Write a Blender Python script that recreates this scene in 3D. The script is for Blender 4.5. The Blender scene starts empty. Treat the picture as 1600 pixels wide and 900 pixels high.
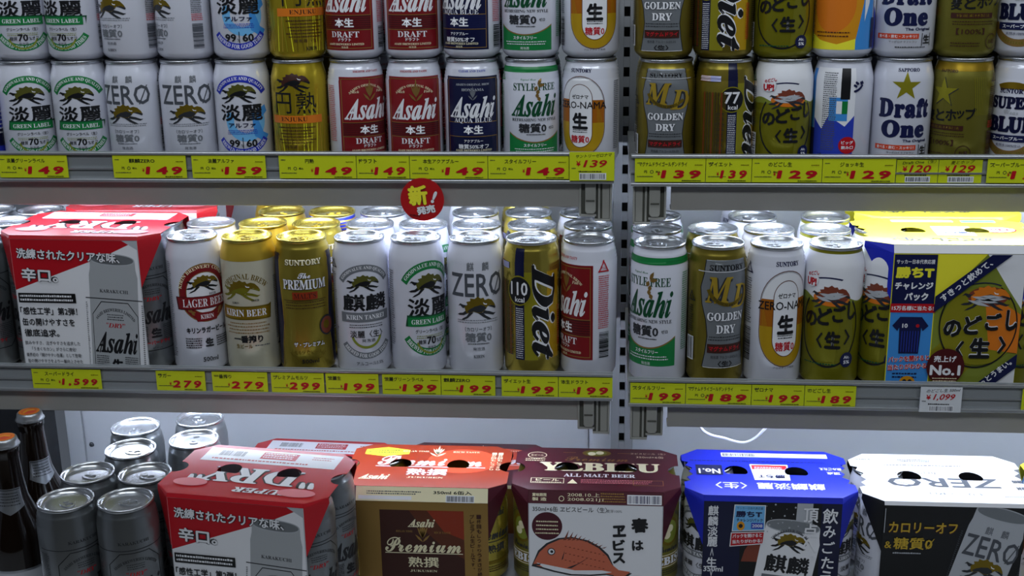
import bpy, math, random
import numpy as np
from mathutils import Vector, Matrix
from mathutils.geometry import tessellate_polygon

random.seed(7)
sc = bpy.context.scene
COL = sc.collection
R = math.radians

# ------------------------------------------------------------------ camera
F_PX, PITCH, YAW, ROLL = 1900.0, 16.3, 4.7, -0.75
CAM = Vector((0.0, 0.0, 1.5))
cam_d = bpy.data.cameras.new('camera')
cam_d.sensor_width = 36.0
cam_d.lens = F_PX / 1600.0 * 36.0
cam_d.clip_start = 0.02
cam = bpy.data.objects.new('camera', cam_d)
COL.objects.link(cam)
CM = (Matrix.Rotation(R(YAW), 4, 'Z') @ Matrix.Rotation(R(90 - PITCH), 4, 'X') @ Matrix.Rotation(R(ROLL), 4, 'Z'))
cam.matrix_world = Matrix.Translation(CAM) @ CM
sc.camera = cam

# ------------------------------------------------------------------ world and large lights
world = bpy.data.worlds.new('world')
sc.world = world
world.use_nodes = True
bg = world.node_tree.nodes['Background']
bg.inputs[0].default_value = (0.62, 0.72, 0.9, 1)
bg.inputs[1].default_value = 0.11


def area(name, loc, rot, sx, sy, watt, col):
    l = bpy.data.lights.new(name, 'AREA')
    l.shape = 'RECTANGLE'
    l.size, l.size_y, l.energy, l.color = sx, sy, watt, col
    o = bpy.data.objects.new(name, l)
    COL.objects.link(o)
    o.location, o.rotation_euler = loc, rot
    return o


# ceiling fluorescent fixtures of the shop aisle
area('ceiling_light', (-0.75, -0.35, 2.70), (R(25), 0, 0), 1.3, 0.35, 11.5, (0.86, 0.93, 1.0))
area('ceiling_light', (0.75, -0.35, 2.70), (R(25), 0, 0), 1.3, 0.35, 11.5, (0.86, 0.93, 1.0))
# lamp in the canopy of the cooler, above the frame, over the top shelf
area('canopy_light', (0.0, 1.15, 1.98), (R(18), 0, 0), 2.4, 0.08, 4.6, (0.84, 0.92, 1.0))

sc.view_settings.view_transform = 'Standard'
sc.view_settings.look = 'None'
sc.view_settings.gamma = 1.0
sc.view_settings.use_curve_mapping = False
sc.view_settings.exposure = 0.0
TUBE = 36.0          # emission strength of the tubes under the shelves


def at(px, py, Y):
    """point of the world where the photograph's pixel meets the upright plane y = Y"""
    d = CM.to_3x3() @ Vector(((px - 800) / F_PX, (450 - py) / F_PX, -1))
    return CAM + d * ((Y - CAM.y) / d.y)


# ------------------------------------------------------------------ materials
def lin(h):
    h = h.lstrip('#')
    v = [int(h[i:i + 2], 16) / 255 for i in (0, 2, 4)]
    return [x / 12.92 if x <= 0.04045 else ((x + 0.055) / 1.055) ** 2.4 for x in v] + [1]


MATS = {}


def mat(name, hexc, rough=0.4, metal=0.0, noise=0.0, nscale=60, spec=0.5, bump=0.0, emit=0, trans=0.0):
    if name in MATS:
        return MATS[name]
    m = bpy.data.materials.new(name)
    m.use_nodes = True
    nt = m.node_tree
    b = nt.nodes['Principled BSDF']
    b.inputs['Base Color'].default_value = lin(hexc)
    b.inputs['Roughness'].default_value = rough
    b.inputs['Metallic'].default_value = metal
    b.inputs['Specular IOR Level'].default_value = spec
    if trans:
        b.inputs['Transmission Weight'].default_value = trans
    if emit:
        b.inputs['Emission Color'].default_value = lin(hexc)
        b.inputs['Emission Strength'].default_value = emit
    if noise or bump:
        tc = nt.nodes.new('ShaderNodeTexCoord')
        n = nt.nodes.new('ShaderNodeTexNoise')
        n.inputs['Scale'].default_value = nscale
        n.inputs['Detail'].default_value = 4
        nt.links.new(tc.outputs['Object'], n.inputs['Vector'])
        if noise:
            mx = nt.nodes.new('ShaderNodeMix')
            mx.data_type = 'RGBA'
            c = lin(hexc)
            mx.inputs[6].default_value = [max(0, x * (1 - noise)) for x in c[:3]] + [1]
            mx.inputs[7].default_value = [min(1, x * (1 + noise)) for x in c[:3]] + [1]
            nt.links.new(n.outputs['Fac'], mx.inputs[0])
            nt.links.new(mx.outputs[2], b.inputs['Base Color'])
        if bump:
            bp = nt.nodes.new('ShaderNodeBump')
            bp.inputs['Strength'].default_value = bump
            bp.inputs['Distance'].default_value = 0.001
            nt.links.new(n.outputs['Fac'], bp.inputs['Height'])
            nt.links.new(bp.outputs['Normal'], b.inputs['Normal'])
    MATS[name] = m
    return m


# name: hex, roughness, metallic
INK = dict(
    k=('15161a', .35, 0), K=('2a2c31', .4, 0), w=('e8e9ee', .3, 0), g=('127a3c', .35, 0), dg=('0b4a2c', .35, 0),
    r=('7c161c', .3, 0), R=('b81220', .35, 0), dr=('4a1014', .35, 0), n=('141a46', .32, 0), N=('0b1036', .3, 0),
    b=('2a3fb4', .35, 0), B=('1f2fae', .35, 0), lb=('6fb4e6', .35, 0), sb=('3f8ed8', .35, 0),
    go=('b8962a', .3, .75), GO=('d9b640', .3, .6), dgo=('8a7420', .35, .6), ol=('7d7a1e', .35, .3), og=('a9a22a', .33, .5),
    gy=('6d7178', .4, 0), GY=('4b4f57', .4, 0), lg=('b4b8bf', .4, 0), sil=('a9adb3', .3, .85), dsil=('868b90', .34, .45),
    o=('d8761e', .35, 0), O=('e49a1e', .33, .2), rd=('d0482a', .35, 0), am=('b86a18', .3, .3), be=('c9a01e', .3, .3),
    y=('e3de2e', .35, 0), Y=('f2ea3a', .3, 0), cr=('efe6c0', .35, 0), br=('3c1a12', .4, 0), Br=('5a2a14', .4, 0),
    bz=('a98548', .35, .6), fl=('c96a4e', .4, 0), fd=('7c3a28', .4, 0), blk=('0c0d10', .35, 0), pk=('e2808a', .4, 0),
    mr=('4a1020', .32, 0), ro=('8e2e12', .35, 0), nb=('1626b8', .3, 0), ob=('56561c', .4, .1), cs=('aeb2b6', .38, .1), gr2=('8f9a3a', .4, .3), ch=('3a3c3c', .4, .2),
)


def ink(c):
    h, ro, me = INK[c]
    return mat('ink_' + c + '_', h, ro, me)


# ------------------------------------------------------------------ mesh helpers
def tagp(o, label=None, cat=None, group=None, kind=None):
    if label: o['label'] = label
    if cat: o['category'] = cat
    if group: o['group'] = group
    if kind: o['kind'] = kind
    return o


def link(name, me, parent=None, loc=None, rotz=0):
    o = bpy.data.objects.new(name, me)
    COL.objects.link(o)
    if parent: o.parent = parent
    if loc is not None: o.location = loc
    if rotz: o.rotation_euler.z = rotz
    return o


def mesh(name, V, F, mats, mi=None, smooth=False):
    me = bpy.data.meshes.new(name)
    me.from_pydata([tuple(v) for v in V], [], F)
    for m in (mats if isinstance(mats, (list, tuple)) else [mats]):
        me.materials.append(m)
    if mi is not None:
        me.polygons.foreach_set('material_index', mi)
    if smooth:
        me.polygons.foreach_set('use_smooth', [True] * len(me.polygons))
    me.update()
    return me


class MB:
    """collects solids into one mesh"""
    def __init__(s):
        s.V, s.F = [], []

    def box(s, x0, y0, z0, x1, y1, z1):
        n = len(s.V)
        s.V += [(x, y, z) for z in (z0, z1) for y in (y0, y1) for x in (x0, x1)]
        for f in ((0, 2, 3, 1), (4, 5, 7, 6), (0, 1, 5, 4), (2, 6, 7, 3), (0, 4, 6, 2), (1, 3, 7, 5)):
            s.F.append([n + i for i in f])
        return s

    def prism(s, outer, holes, fn, t):
        """outline (with holes) in 2D, extruded by t; fn(u, v, w) gives the 3D point"""
        loops = [outer] + list(holes)
        pts = [p for l in loops for p in l]
        tris = tessellate_polygon([[Vector((p[0], p[1], 0)) for p in l] for l in loops])
        n, m = len(s.V), len(pts)
        s.V += [fn(p[0], p[1], t) for p in pts] + [fn(p[0], p[1], 0) for p in pts]
        for a, b, c in tris:
            A, B, C = pts[a], pts[b], pts[c]
            if (B[0] - A[0]) * (C[1] - A[1]) - (B[1] - A[1]) * (C[0] - A[0]) < 0:
                b, c = c, b
            s.F.append([n + a, n + b, n + c])
            s.F.append([n + m + a, n + m + c, n + m + b])
        k = 0
        for li, l in enumerate(loops):
            ar = sum(l[i][0] * l[(i + 1) % len(l)][1] - l[(i + 1) % len(l)][0] * l[i][1] for i in range(len(l)))
            for i in range(len(l)):
                a, b = k + i, k + (i + 1) % len(l)
                if (ar < 0) != (li > 0): a, b = b, a
                s.F.append([n + m + a, n + m + b, n + b, n + a])
            k += len(l)
        return s

    def tube(s, pts, r, seg=8):
        n = len(s.V)
        pts = [Vector(p) for p in pts]
        for i, p in enumerate(pts):
            d = (pts[min(i + 1, len(pts) - 1)] - pts[max(i - 1, 0)]).normalized()
            a = d.cross(Vector((0, 0, 1)) if abs(d.z) < .9 else Vector((1, 0, 0))).normalized()
            b = d.cross(a)
            s.V += [tuple(p + a * r * math.cos(t * 2 * math.pi / seg) + b * r * math.sin(t * 2 * math.pi / seg)) for t in range(seg)]
        for i in range(len(pts) - 1):
            for t in range(seg):
                s.F.append([n + i * seg + t, n + i * seg + (t + 1) % seg, n + (i + 1) * seg + (t + 1) % seg, n + (i + 1) * seg + t])
        s.F.append([n + t for t in range(seg)][::-1])
        e = n + (len(pts) - 1) * seg
        s.F.append([e + t for t in range(seg)])
        return s

    def build(s, name, m, parent=None, loc=None, rotz=0, bevel=0, smooth=False):
        o = link(name, mesh(name, s.V, s.F, m, smooth=smooth), parent, loc, rotz)
        if bevel:
            b = o.modifiers.new('bevel', 'BEVEL')
            b.width, b.segments, b.limit_method = bevel, 2, 'ANGLE'
        return o


def lathe(name, prof, m, seg=56, cap0=False, cap1=False):
    """prof: list of (z, r) in mm"""
    V, F = [], []
    for z, r in prof:
        for i in range(seg):
            a = 2 * math.pi * i / seg
            V.append((r * .001 * math.cos(a), r * .001 * math.sin(a), z * .001))
    for k in range(len(prof) - 1):
        for i in range(seg):
            j = (i + 1) % seg
            F.append([k * seg + i, k * seg + j, (k + 1) * seg + j, (k + 1) * seg + i])
    if cap0: F.append([i for i in range(seg)][::-1])
    if cap1: F.append([(len(prof) - 1) * seg + i for i in range(seg)])
    return mesh(name, V, F, m, smooth=True)


# ------------------------------------------------------------------ printed artwork
GLY = {}
SER = {}
for i in range(26):
    SER[chr(65 + i)] = (chr(0x1D400 + i), chr(0x1D468 + i), chr(0x1D4D0 + i))
    SER[chr(97 + i)] = (chr(0x1D41A + i), chr(0x1D482 + i), chr(0x1D4EA + i))


def glyph(s, bold=0.0, ser=0, space=1.0):
    key = (s, bold, ser, space)
    if key in GLY: return GLY[key]
    t = ''.join(SER[c][ser - 1] if ser and c in SER else c for c in s)
    cu = bpy.data.curves.new('text', 'FONT')
    cu.body, cu.resolution_u, cu.offset, cu.space_character = t, 2, bold, space
    o = bpy.data.objects.new('text', cu)
    me = o.to_mesh()
    V = np.array([v.co[:2] for v in me.vertices]) if len(me.vertices) else np.zeros((1, 2))
    T = []
    for p in me.polygons:
        v = list(p.vertices)
        T += [(v[0], v[i], v[i + 1]) for i in range(1, len(v) - 1)]
    o.to_mesh_clear()
    bpy.data.objects.remove(o)
    bpy.data.curves.remove(cu)
    V = V - (V.max(0) + V.min(0)) / 2
    GLY[key] = (V, T)
    return GLY[key]


BEAST = [
    ('a', [(1.04, .46), (1.30, .40), (1.52, .30), (1.64, .30), (1.50, .22), (1.26, .29), (1.0, .34)]),
    ('a', [(.94, .42), (1.14, .24), (1.34, .12), (1.42, .06), (1.24, .07), (1.04, .18), (.80, .36)]),
    ('a', [(.34, .50), (.14, .36), (.0, .34), (-.12, .28), (-.02, .25), (.18, .26), (.42, .38)]),
    ('a', [(.46, .42), (.30, .22), (.14, .14), (.02, .04), (.16, .07), (.36, .16), (.60, .38)]),
    ('a', [(.30, .58), (.14, .54), (.02, .64), (-.08, .62), (.02, .72), (.16, .68), (.32, .66)]),
    ('a', [(1.22, .62), (1.44, .54), (1.60, .46), (1.64, .54), (1.48, .62)]),
    ('b', [(.26, .44), (.22, .60), (.36, .70), (.30, .80), (.48, .84), (.48, .95), (.66, .93), (.80, 1.02), (.92, .94), (1.04, .96), (1.10, .86), (1.26, .90), (1.42, .84), (1.56, .68), (1.62, .56), (1.48, .60), (1.34, .64), (1.22, .60), (1.12, .48), (.98, .38), (.80, .36), (.62, .42), (.44, .36), (.32, .36)]),
    ('c', [(.34, .42), (.46, .52), (.66, .62), (.92, .68), (1.10, .62), (1.16, .52), (.98, .40), (.80, .38), (.62, .44), (.44, .37)]),
    ('d', [(1.02, .78), (1.10, .72), (1.20, .71), (1.18, .67), (1.06, .69)]),
]


class Art:
    def __init__(s):
        s.items, s.L = [], 0

    def add(s, V, T, c, up=True):
        if up: s.L += 1
        s.items.append((np.asarray(V, float).reshape(-1, 2), T, c, s.L))

    def T(s, t, cx, cy, h, w=None, c='k', b=0.0, ser=0, sh=0.0, rot=0, sp=1.0, up=True):
        V, T = glyph(t, 0.0, ser, sp)
        if b > .004:
            n = len(V)
            dirs = [(b, 0), (-b, 0), (0, b), (0, -b)] if b < .04 else [(b * math.cos(R(q)), b * math.sin(R(q))) for q in range(0, 360, 45)] + [(0, 0)]
            V = np.concatenate([V + d for d in dirs])
        else:
            n, dirs = len(V), [(0, 0)]
            V = V.copy()
        ext = V.max(0) - V.min(0)
        k = h / max(ext[1], 1e-6)
        kx = k if w is None else w / max(ext[0], 1e-6)
        V = V * [kx, k]
        if sh: V[:, 0] += V[:, 1] * sh
        if rot:
            a = R(rot)
            V = V @ np.array([[math.cos(a), math.sin(a)], [-math.sin(a), math.cos(a)]])
        if up: s.L = math.floor(s.L) + 1
        V = V + [cx, cy]
        l0 = s.L
        for q in range(len(dirs)):            # every strike lies a hair above the one before
            s.items.append((V[q * n:(q + 1) * n], T, c, l0 + .16 * q))
        if len(dirs) > 1: s.L = max(s.L, l0 + (1 if len(dirs) < 6 else 2)) if up else s.L
        return s

    def VT(s, t, cx, top, h, c='k', b=0.0, pitch=None, w=None):
        """vertical writing, one glyph under the other"""
        p = pitch or h * 1.12
        s.L += 1
        for i, ch in enumerate(t):
            if ch in 'ー':
                s.R(cx - h * .05, top - i * p - h * .9, cx + h * .05, top - i * p - h * .1, c, up=False)
                continue
            hh = h * (.8 if ch in 'みごたらのはしっかりますてべ' else 1)
            if ch in '、。': s.T(ch, cx + h * .25, top - i * p - h * .25, h * .3, None, c, b, up=False)
            elif ch in '〈〉': s.T(ch, cx, top - i * p - h / 2, h * .3, h * .9, c, b, up=False, rot=-90)
            else: s.T(ch, cx, top - i * p - h / 2, hh, w or hh, c, b, up=False)
        return s

    def P(s, pts, c, up=True):
        tr = tessellate_polygon([[Vector((x, y, 0)) for x, y in pts]])
        s.add(pts, [tuple(t) for t in tr], c, up)
        return s

    def R(s, x0, y0, x1, y1, c, up=True):
        s.add([(x0, y0), (x1, y0), (x1, y1), (x0, y1)], [(0, 1, 2), (0, 2, 3)], c, up)
        return s

    def frame(s, x0, y0, x1, y1, t, c):
        s.R(x0, y0, x1, y0 + t, c); s.R(x0, y1 - t, x1, y1, c, up=False)
        s.R(x0, y0, x0 + t, y1, c, up=False); s.R(x1 - t, y0, x1, y1, c, up=False)
        return s

    def ring(s, cx, cy, r0, r1, a0=0, a1=360, c='k', ey=1.0, n=None, up=True):
        n = n or max(6, int(abs(a1 - a0) / 7.5))
        V, T = [], []
        for i in range(n + 1):
            a = R(a0 + (a1 - a0) * i / n)
            for r in (r0, r1):
                V.append((cx + r * math.cos(a), cy + r * ey * math.sin(a)))
            if i:
                k = 2 * i
                T += [(k - 2, k - 1, k + 1), (k - 2, k + 1, k)]
        s.add(V, T, c, up)
        return s

    def disc(s, cx, cy, r, c, ey=1.0, n=36, up=True):
        V = [(cx + r * math.cos(2 * math.pi * i / n), cy + r * ey * math.sin(2 * math.pi * i / n)) for i in range(n)]
        s.add(V, [(0, i, i + 1) for i in range(1, n - 1)], c, up)
        return s

    def oval(s, cx, y0, y1, hw, c, hole=None):
        """upright stadium; hole = inner (y0, y1, hw)"""
        def st(y0, y1, hw):
            p = [(cx + hw * math.cos(R(a)), y1 - hw * 1.15 + hw * 1.15 * math.sin(R(a))) for a in range(0, 181, 10)]
            p += [(cx + hw * math.cos(R(a)), y0 + hw * 1.15 + hw * 1.15 * math.sin(R(a))) for a in range(180, 361, 10)]
            return p
        if not hole: return s.P(st(y0, y1, hw), c)
        o, i = st(y0, y1, hw), st(*hole)
        n = len(o)
        T = []
        for k in range(n):
            j = (k + 1) % n
            T += [(k, j, n + j), (k, n + j, n + k)]
        s.add(o + i, T, c)
        return s

    def arcT(s, t, cx, cy, r, h, span, c, ser=0, b=0.0, low=False, mid=None, sp=1.0):
        """text along a circle; span in degrees"""
        V, T = glyph(t, b, ser, sp)
        ext = V.max(0) - V.min(0)
        y = V[:, 1] * h / ext[1]
        a = V[:, 0] / ext[0] * R(span)
        if low:
            th = R(270 if mid is None else mid) + a
            rr = r - y
        else:
            th = R(90 if mid is None else mid) - a
            rr = r + y
        s.add(np.stack([cx + rr * np.cos(th), cy + rr * np.sin(th)], 1), T, c)
        return s

    def rows(s, x0, y1, x1, n, dy, h, c, dash=2.2, rag=.2, align='l'):
        """fine print too small to read: broken strokes"""
        s.L += 1
        V, T = [], []
        for i in range(n):
            y = y1 - i * dy
            e = x1 - (x1 - x0) * rag * random.random()
            x, xe = (x0, e) if align == 'l' else ((x0 + x1) / 2 - (e - x0) / 2, (x0 + x1) / 2 + (e - x0) / 2)
            while x < xe:
                l = min(dash * random.uniform(.4, 1.2), xe - x)
                k = len(V)
                hh = h * random.uniform(.75, 1)
                V += [(x, y), (x + l, y), (x + l, y + hh), (x, y + hh)]
                T += [(k, k + 1, k + 2), (k, k + 2, k + 3)]
                x += l + dash * .28
        s.add(V, T, c, up=False)
        return s

    def bars(s, x0, y0, x1, y1, c='k', bgc='w', vert=False):
        if bgc: s.R(x0 - 1, y0 - 1, x1 + 1, y1 + 1, bgc)
        s.L += 1
        a, e = (y0, y1) if vert else (x0, x1)
        while a < e:
            w = random.choice((.5, .5, .9, 1.3))
            if vert: s.R(x0, a, x1, min(a + w, e), c, up=False)
            else: s.R(a, y0, min(a + w, e), y1, c, up=False)
            a += w + random.choice((.5, .6, 1.0))
        return s

    def beast(s, cx, cy, w, c1='k', c2='ob'):
        k = w / 1.62
        for q, col in (('a', c1), ('b', c2), ('c', c1), ('d', 'w')):
            s.L = math.floor(s.L) + 1
            for z, pts in BEAST:
                if z == q: s.P([(cx + (x - .77) * k, cy + (y - .52) * k * .95) for x, y in pts], col, up=False)
        return s

    def star(s, cx, cy, r, c, n=5, q=.382):
        return s.P([(cx + (r if i % 2 == 0 else r * q) * math.sin(i * math.pi / n), cy + (r if i % 2 == 0 else r * q) * math.cos(i * math.pi / n)) for i in range(2 * n)], c)

    def mark(s, cx, cy, w, c='k'):
        """triangular aluminium recycling mark"""
        p = [(cx - w / 2, cy - w * .42), (cx + w / 2, cy - w * .42), (cx, cy + w * .46)]
        s.L += 1
        for i in range(3):
            a, b = Vector(p[i]), Vector(p[(i + 1) % 3])
            d = (b - a).normalized(); nrm = Vector((-d.y, d.x)) * w * .1
            s.P([tuple(a), tuple(b), tuple(b + nrm), tuple(a + nrm)], c, up=False)
        s.T('アルミ', cx, cy - w * .14, w * .22, w * .52, c, .02)
        return s

    def leaf(s, cx, cy, L, wd, ang, c, up=False):
        a = R(ang)
        pts = []
        for t, q in ((0, 0), (.25, .7), (.5, 1), (.75, .6), (1, 0), (.75, -.6), (.5, -1), (.25, -.7)):
            x, y = t * L, q * wd
            pts.append((cx + x * math.cos(a) - y * math.sin(a), cy + x * math.sin(a) + y * math.cos(a)))
        return s.P(pts, c, up)

    def barley(s, cx, cy, h, c):
        s.L += 1
        for a in (68, 79, 90, 101, 112):
            s.leaf(cx, cy + h * .2, h * (1.0 if a == 90 else .7), h * .055, a, c)
        s.leaf(cx, cy, h * .55, h * .06, 48, c); s.leaf(cx, cy, h * .55, h * .06, 132, c)
        return s

    def cut(s, holes):
        """leave out what would lie over a hole in the card"""
        def inside(x, y, h):
            r = False
            for i in range(len(h)):
                (x1, y1), (x2, y2) = h[i], h[i - 1]
                if (y1 > y) != (y2 > y) and x < (x2 - x1) * (y - y1) / (y2 - y1) + x1: r = not r
            return r
        boxes = [(min(p[0] for p in h) - 2, max(p[0] for p in h) + 2, min(p[1] for p in h) - 2, max(p[1] for p in h) + 2, h) for h in holes]
        new = []
        for V, T, c, L in s.items:
            V = [tuple(p) for p in V]
            st, out = list(T), []
            while st:
                t = st.pop()
                P = [V[i] for i in t]
                x0, x1 = min(p[0] for p in P), max(p[0] for p in P); y0, y1 = min(p[1] for p in P), max(p[1] for p in P)
                near = [b for b in boxes if x1 > b[0] and x0 < b[1] and y1 > b[2] and y0 < b[3]]
                if not near: out.append(t); continue
                e = [(P[i][0] - P[(i + 1) % 3][0]) ** 2 + (P[i][1] - P[(i + 1) % 3][1]) ** 2 for i in range(3)]
                k = e.index(max(e))
                if e[k] > 4:
                    a, b, d = t[k], t[(k + 1) % 3], t[(k + 2) % 3]
                    V.append(((V[a][0] + V[b][0]) / 2, (V[a][1] + V[b][1]) / 2))
                    st += [(a, len(V) - 1, d), (len(V) - 1, b, d)]
                elif not any(inside(sum(p[0] for p in P) / 3, sum(p[1] for p in P) / 3, b[4]) for b in near): out.append(t)
            new.append((np.array(V), out, c, L))
        s.items = new

    # ---- build
    def flat(s, name, fn, parent, off=.15, step=.03):
        """fn(u, v, w): mm -> 3D"""
        V, F, mi, cols = [], [], [], []
        for pts, T, c, L in s.items:
            if c not in cols: cols.append(c)
            n = len(V)
            V += [fn(p[0], p[1], off + step * L) for p in pts]
            k = cols.index(c)
            for a, b, d in T:
                A, B, D = pts[a], pts[b], pts[d]
                if (B[0] - A[0]) * (D[1] - A[1]) - (B[1] - A[1]) * (D[0] - A[0]) < 0: b, d = d, b
                F.append((n + a, n + b, n + d)); mi.append(k)
        return link(name, mesh(name, V, F, [ink(c) for c in cols], mi), parent)

    def wrap(s, name, prof, du=3.0):
        """wrap around a can; prof = [(z, r)] in mm; returns mesh data"""
        zs = [p[0] for p in prof]; rs = [p[1] for p in prof]
        R0 = max(rs)
        V, F, mi, cols, idx = [], [], [], [], {}

        def vert(u, v, L):
            key = (round(u, 3), round(v, 3), L)
            if key not in idx:
                r = (float(np.interp(v, zs, rs)) + .12 + .035 * L) * .001
                a = u / R0
                idx[key] = len(V)
                V.append((r * math.sin(a), -r * math.cos(a), v * .001))
            return idx[key]

        def clip(poly, ax, val, keep_low):
            out = []
            for i in range(len(poly)):
                a, b = poly[i], poly[(i + 1) % len(poly)]
                ina = (a[ax] <= val) if keep_low else (a[ax] >= val)
                inb = (b[ax] <= val) if keep_low else (b[ax] >= val)
                if ina: out.append(a)
                if ina != inb:
                    t = (val - a[ax]) / (b[ax] - a[ax])
                    p = [a[0] + (b[0] - a[0]) * t, a[1] + (b[1] - a[1]) * t]
                    p[ax] = val
                    out.append(p)
            return out

        for pts, T, c, L in s.items:
            if c not in cols: cols.append(c)
            k = cols.index(c)
            P = pts.tolist()
            for tri in T:
                p = [P[i] for i in tri]
                if (p[1][0] - p[0][0]) * (p[2][1] - p[0][1]) - (p[1][1] - p[0][1]) * (p[2][0] - p[0][0]) < 0: p.reverse()
                q = [p]
                for ax, cuts in ((0, None), (1, zs)):
                    lo = min(x[ax] for x in p); hi = max(x[ax] for x in p)
                    if cuts is None:
                        cs = [i * du for i in range(math.ceil(lo / du + 1e-6), math.floor(hi / du - 1e-6) + 1)]
                    else:
                        cs = [z for z in cuts if lo + 1e-4 < z < hi - 1e-4]
                    for cv in cs:
                        nq = []
                        for poly in q:
                            l, h = min(x[ax] for x in poly), max(x[ax] for x in poly)
                            if l < cv - 1e-6 and h > cv + 1e-6:
                                nq += [clip(poly, ax, cv, True), clip(poly, ax, cv, False)]
                            else: nq.append(poly)
                        q = nq
                for poly in q:
                    ids = []
                    for x in poly:
                        i = vert(x[0], x[1], L)
                        if not ids or (ids[-1] != i and ids[0] != i): ids.append(i)
                    if len(ids) >= 3:
                        F.append(ids); mi.append(k)
        return mesh(name, V, F, [ink(c) for c in cols], mi, smooth=True)


# ------------------------------------------------------------------ structure of the cooler
M_WALL = mat('panel_white_enamel', 'b9bdc2', .45, 0, .04, 9)
M_STEEL = mat('shelf_enamel', 'a9a9a6', .42, .15, .04, 14)
M_LIP = mat('lip_enamel', '9c9a95', .45, .1, .05, 20)
M_RAIL = mat('rail_aluminium', 'b9bcc0', .28, .7, .05, 30)
M_RAILP = mat('rail_channel', '9fa4a8', .3, .3, .05, 30)
M_SLOT_SHADE = mat('slot_shade_black', '0b0b0d', .5)  # shade inside the post slots, put in as a near-black colour
M_POST = mat('post_enamel', '8b8d90', .42, .2, .05, 25)
M_BRK = mat('bracket_plastic', '9a9a94', .4, 0, .05, 30)
M_FLOOR = mat('deck_enamel', '8d8f90', .4, .2, .06, 12)
M_BLACK = mat('side_panel_black', '101113', .35, 0, .2, 6)

Y_TOP, Z_TOP, RY_TOP = 1.425, 1.2395, 1.378
Y_MID, Z_MID, RY_MID = 1.385, 0.989, 1.335
Y_PK, Z_BOT, Z_REAR = 1.300, 0.743, 0.683
DR = -0.015                     # the right bay stands a little further forward
Y_BACK = 1.69
XL = at(961, 240, RY_TOP).x      # right end of the left bay
XR = at(986, 244, RY_TOP + DR).x
ENDL, ENDR = -1.25, 1.15


def struct(name, mb, m, parent=None, **k):
    o = mb.build(name, m, parent, **k)
    if parent is None: o['kind'] = 'structure'
    return o


xp0, xp1 = at(921, 680, Y_BACK).x, at(983, 680, Y_BACK).x
XW = at(108, 690, Y_BACK).x
wall = struct('wall_back', MB().box(XW, Y_BACK, .65, ENDR, Y_BACK + .02, 2.1), M_WALL)
g = .0012
xs = at(134, 690, Y_BACK).x
for a, b in ((XW, xs - g), (xs + g, xp0 - g), (xp1 + g, ENDR)):
    MB().box(a, Y_BACK - .004, .65, b, Y_BACK - .0002, 2.1).build('wall_panel', M_WALL, wall, bevel=.001)
scr = at(145, 693, Y_BACK)
o = link('screw', lathe('screw', [(0, 4), (1.5, 3.5), (2.2, 2), (2.4, .01)], mat('screw_steel', '55585c', .35, .9), 14), wall, (scr.x, Y_BACK - .004, scr.z))
o.rotation_euler.x = R(90)
# upright post with its column of slots
pc = at(972, 400, Y_BACK - .03)
post = struct('trim_1', MB().box(xp0, Y_BACK - .012, .70, xp1, Y_BACK - .005, 2.1), M_WALL)
pw = .016
xm = at(976, 330, Y_BACK - .03).x
y0, y1 = Y_BACK - .034, Y_BACK - .013
MB().box(xm - pw, y0, .70, xm - .004, y1, 2.1).build('post_flange', M_POST, post, bevel=.0008)
MB().box(xm + .004, y0, .70, xm + pw, y1, 2.1).build('post_flange', M_POST, post, bevel=.0008)
MB().box(xm - .004, y1 - .002, .70, xm + .004, y1 - .0005, 2.1).build('slot_shade_backing', M_SLOT_SHADE, post)  # black sheet behind the slots, painting their dark recess
z = .715
webme = None
while z < 2.05:
    if webme is None:
        webme = mesh('web', *(lambda b: (b.V, b.F))(MB().box(-.004, 0, 0, .004, .004, .0135)), M_POST)
    link('slot_web', webme, post, (xm, y0 + .0004, z))
    z += .0265
struct('floor', MB().box(XW - .001, .95, Z_BOT - .02, ENDR, 1.436, Z_BOT).box(XW - .001, 1.436, Z_REAR - .02, ENDR, Y_BACK, Z_REAR).box(XW - .001, 1.434, Z_REAR - .02, ENDR, 1.436, Z_BOT - .02), M_FLOOR)
struct('wall_left', MB().box(ENDL - .02, Y_BACK - .06, .55, XW - .022, Y_BACK - .04, 1.0), M_BLACK)
struct('trim_2', MB().box(XW - .021, Y_BACK - .085, .55, XW - .002, Y_BACK - .03, Z_MID - .025), mat('gasket', '08080a', .45))
struct('floor_tray', MB().box(ENDL, 1.0, .62, XW - .022, Y_BACK - .06, .661), M_BLACK)


M_AISLE = mat('aisle_tile', '8c8880', .35, 0, .05, 3)
struct('floor_aisle', MB().box(-3, -2.2, -.02, 3, 1.0, 0), M_AISLE)
struct('ceiling', MB().box(-3, -2.2, 2.8, 3, 2.0, 2.82), mat('ceiling_paint', 'c4c4c0', .8, 0, .03, 2))
struct('wall_front', MB().box(-3, -2.22, 0, 3, -2.2, 2.8), mat('far_gondola', '4a4640', .6, 0, .3, 4))
struct('trim_3', MB().box(ENDL - .02, .93, 0, ENDR + .02, .95, Z_BOT - .002), M_STEEL)


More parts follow.
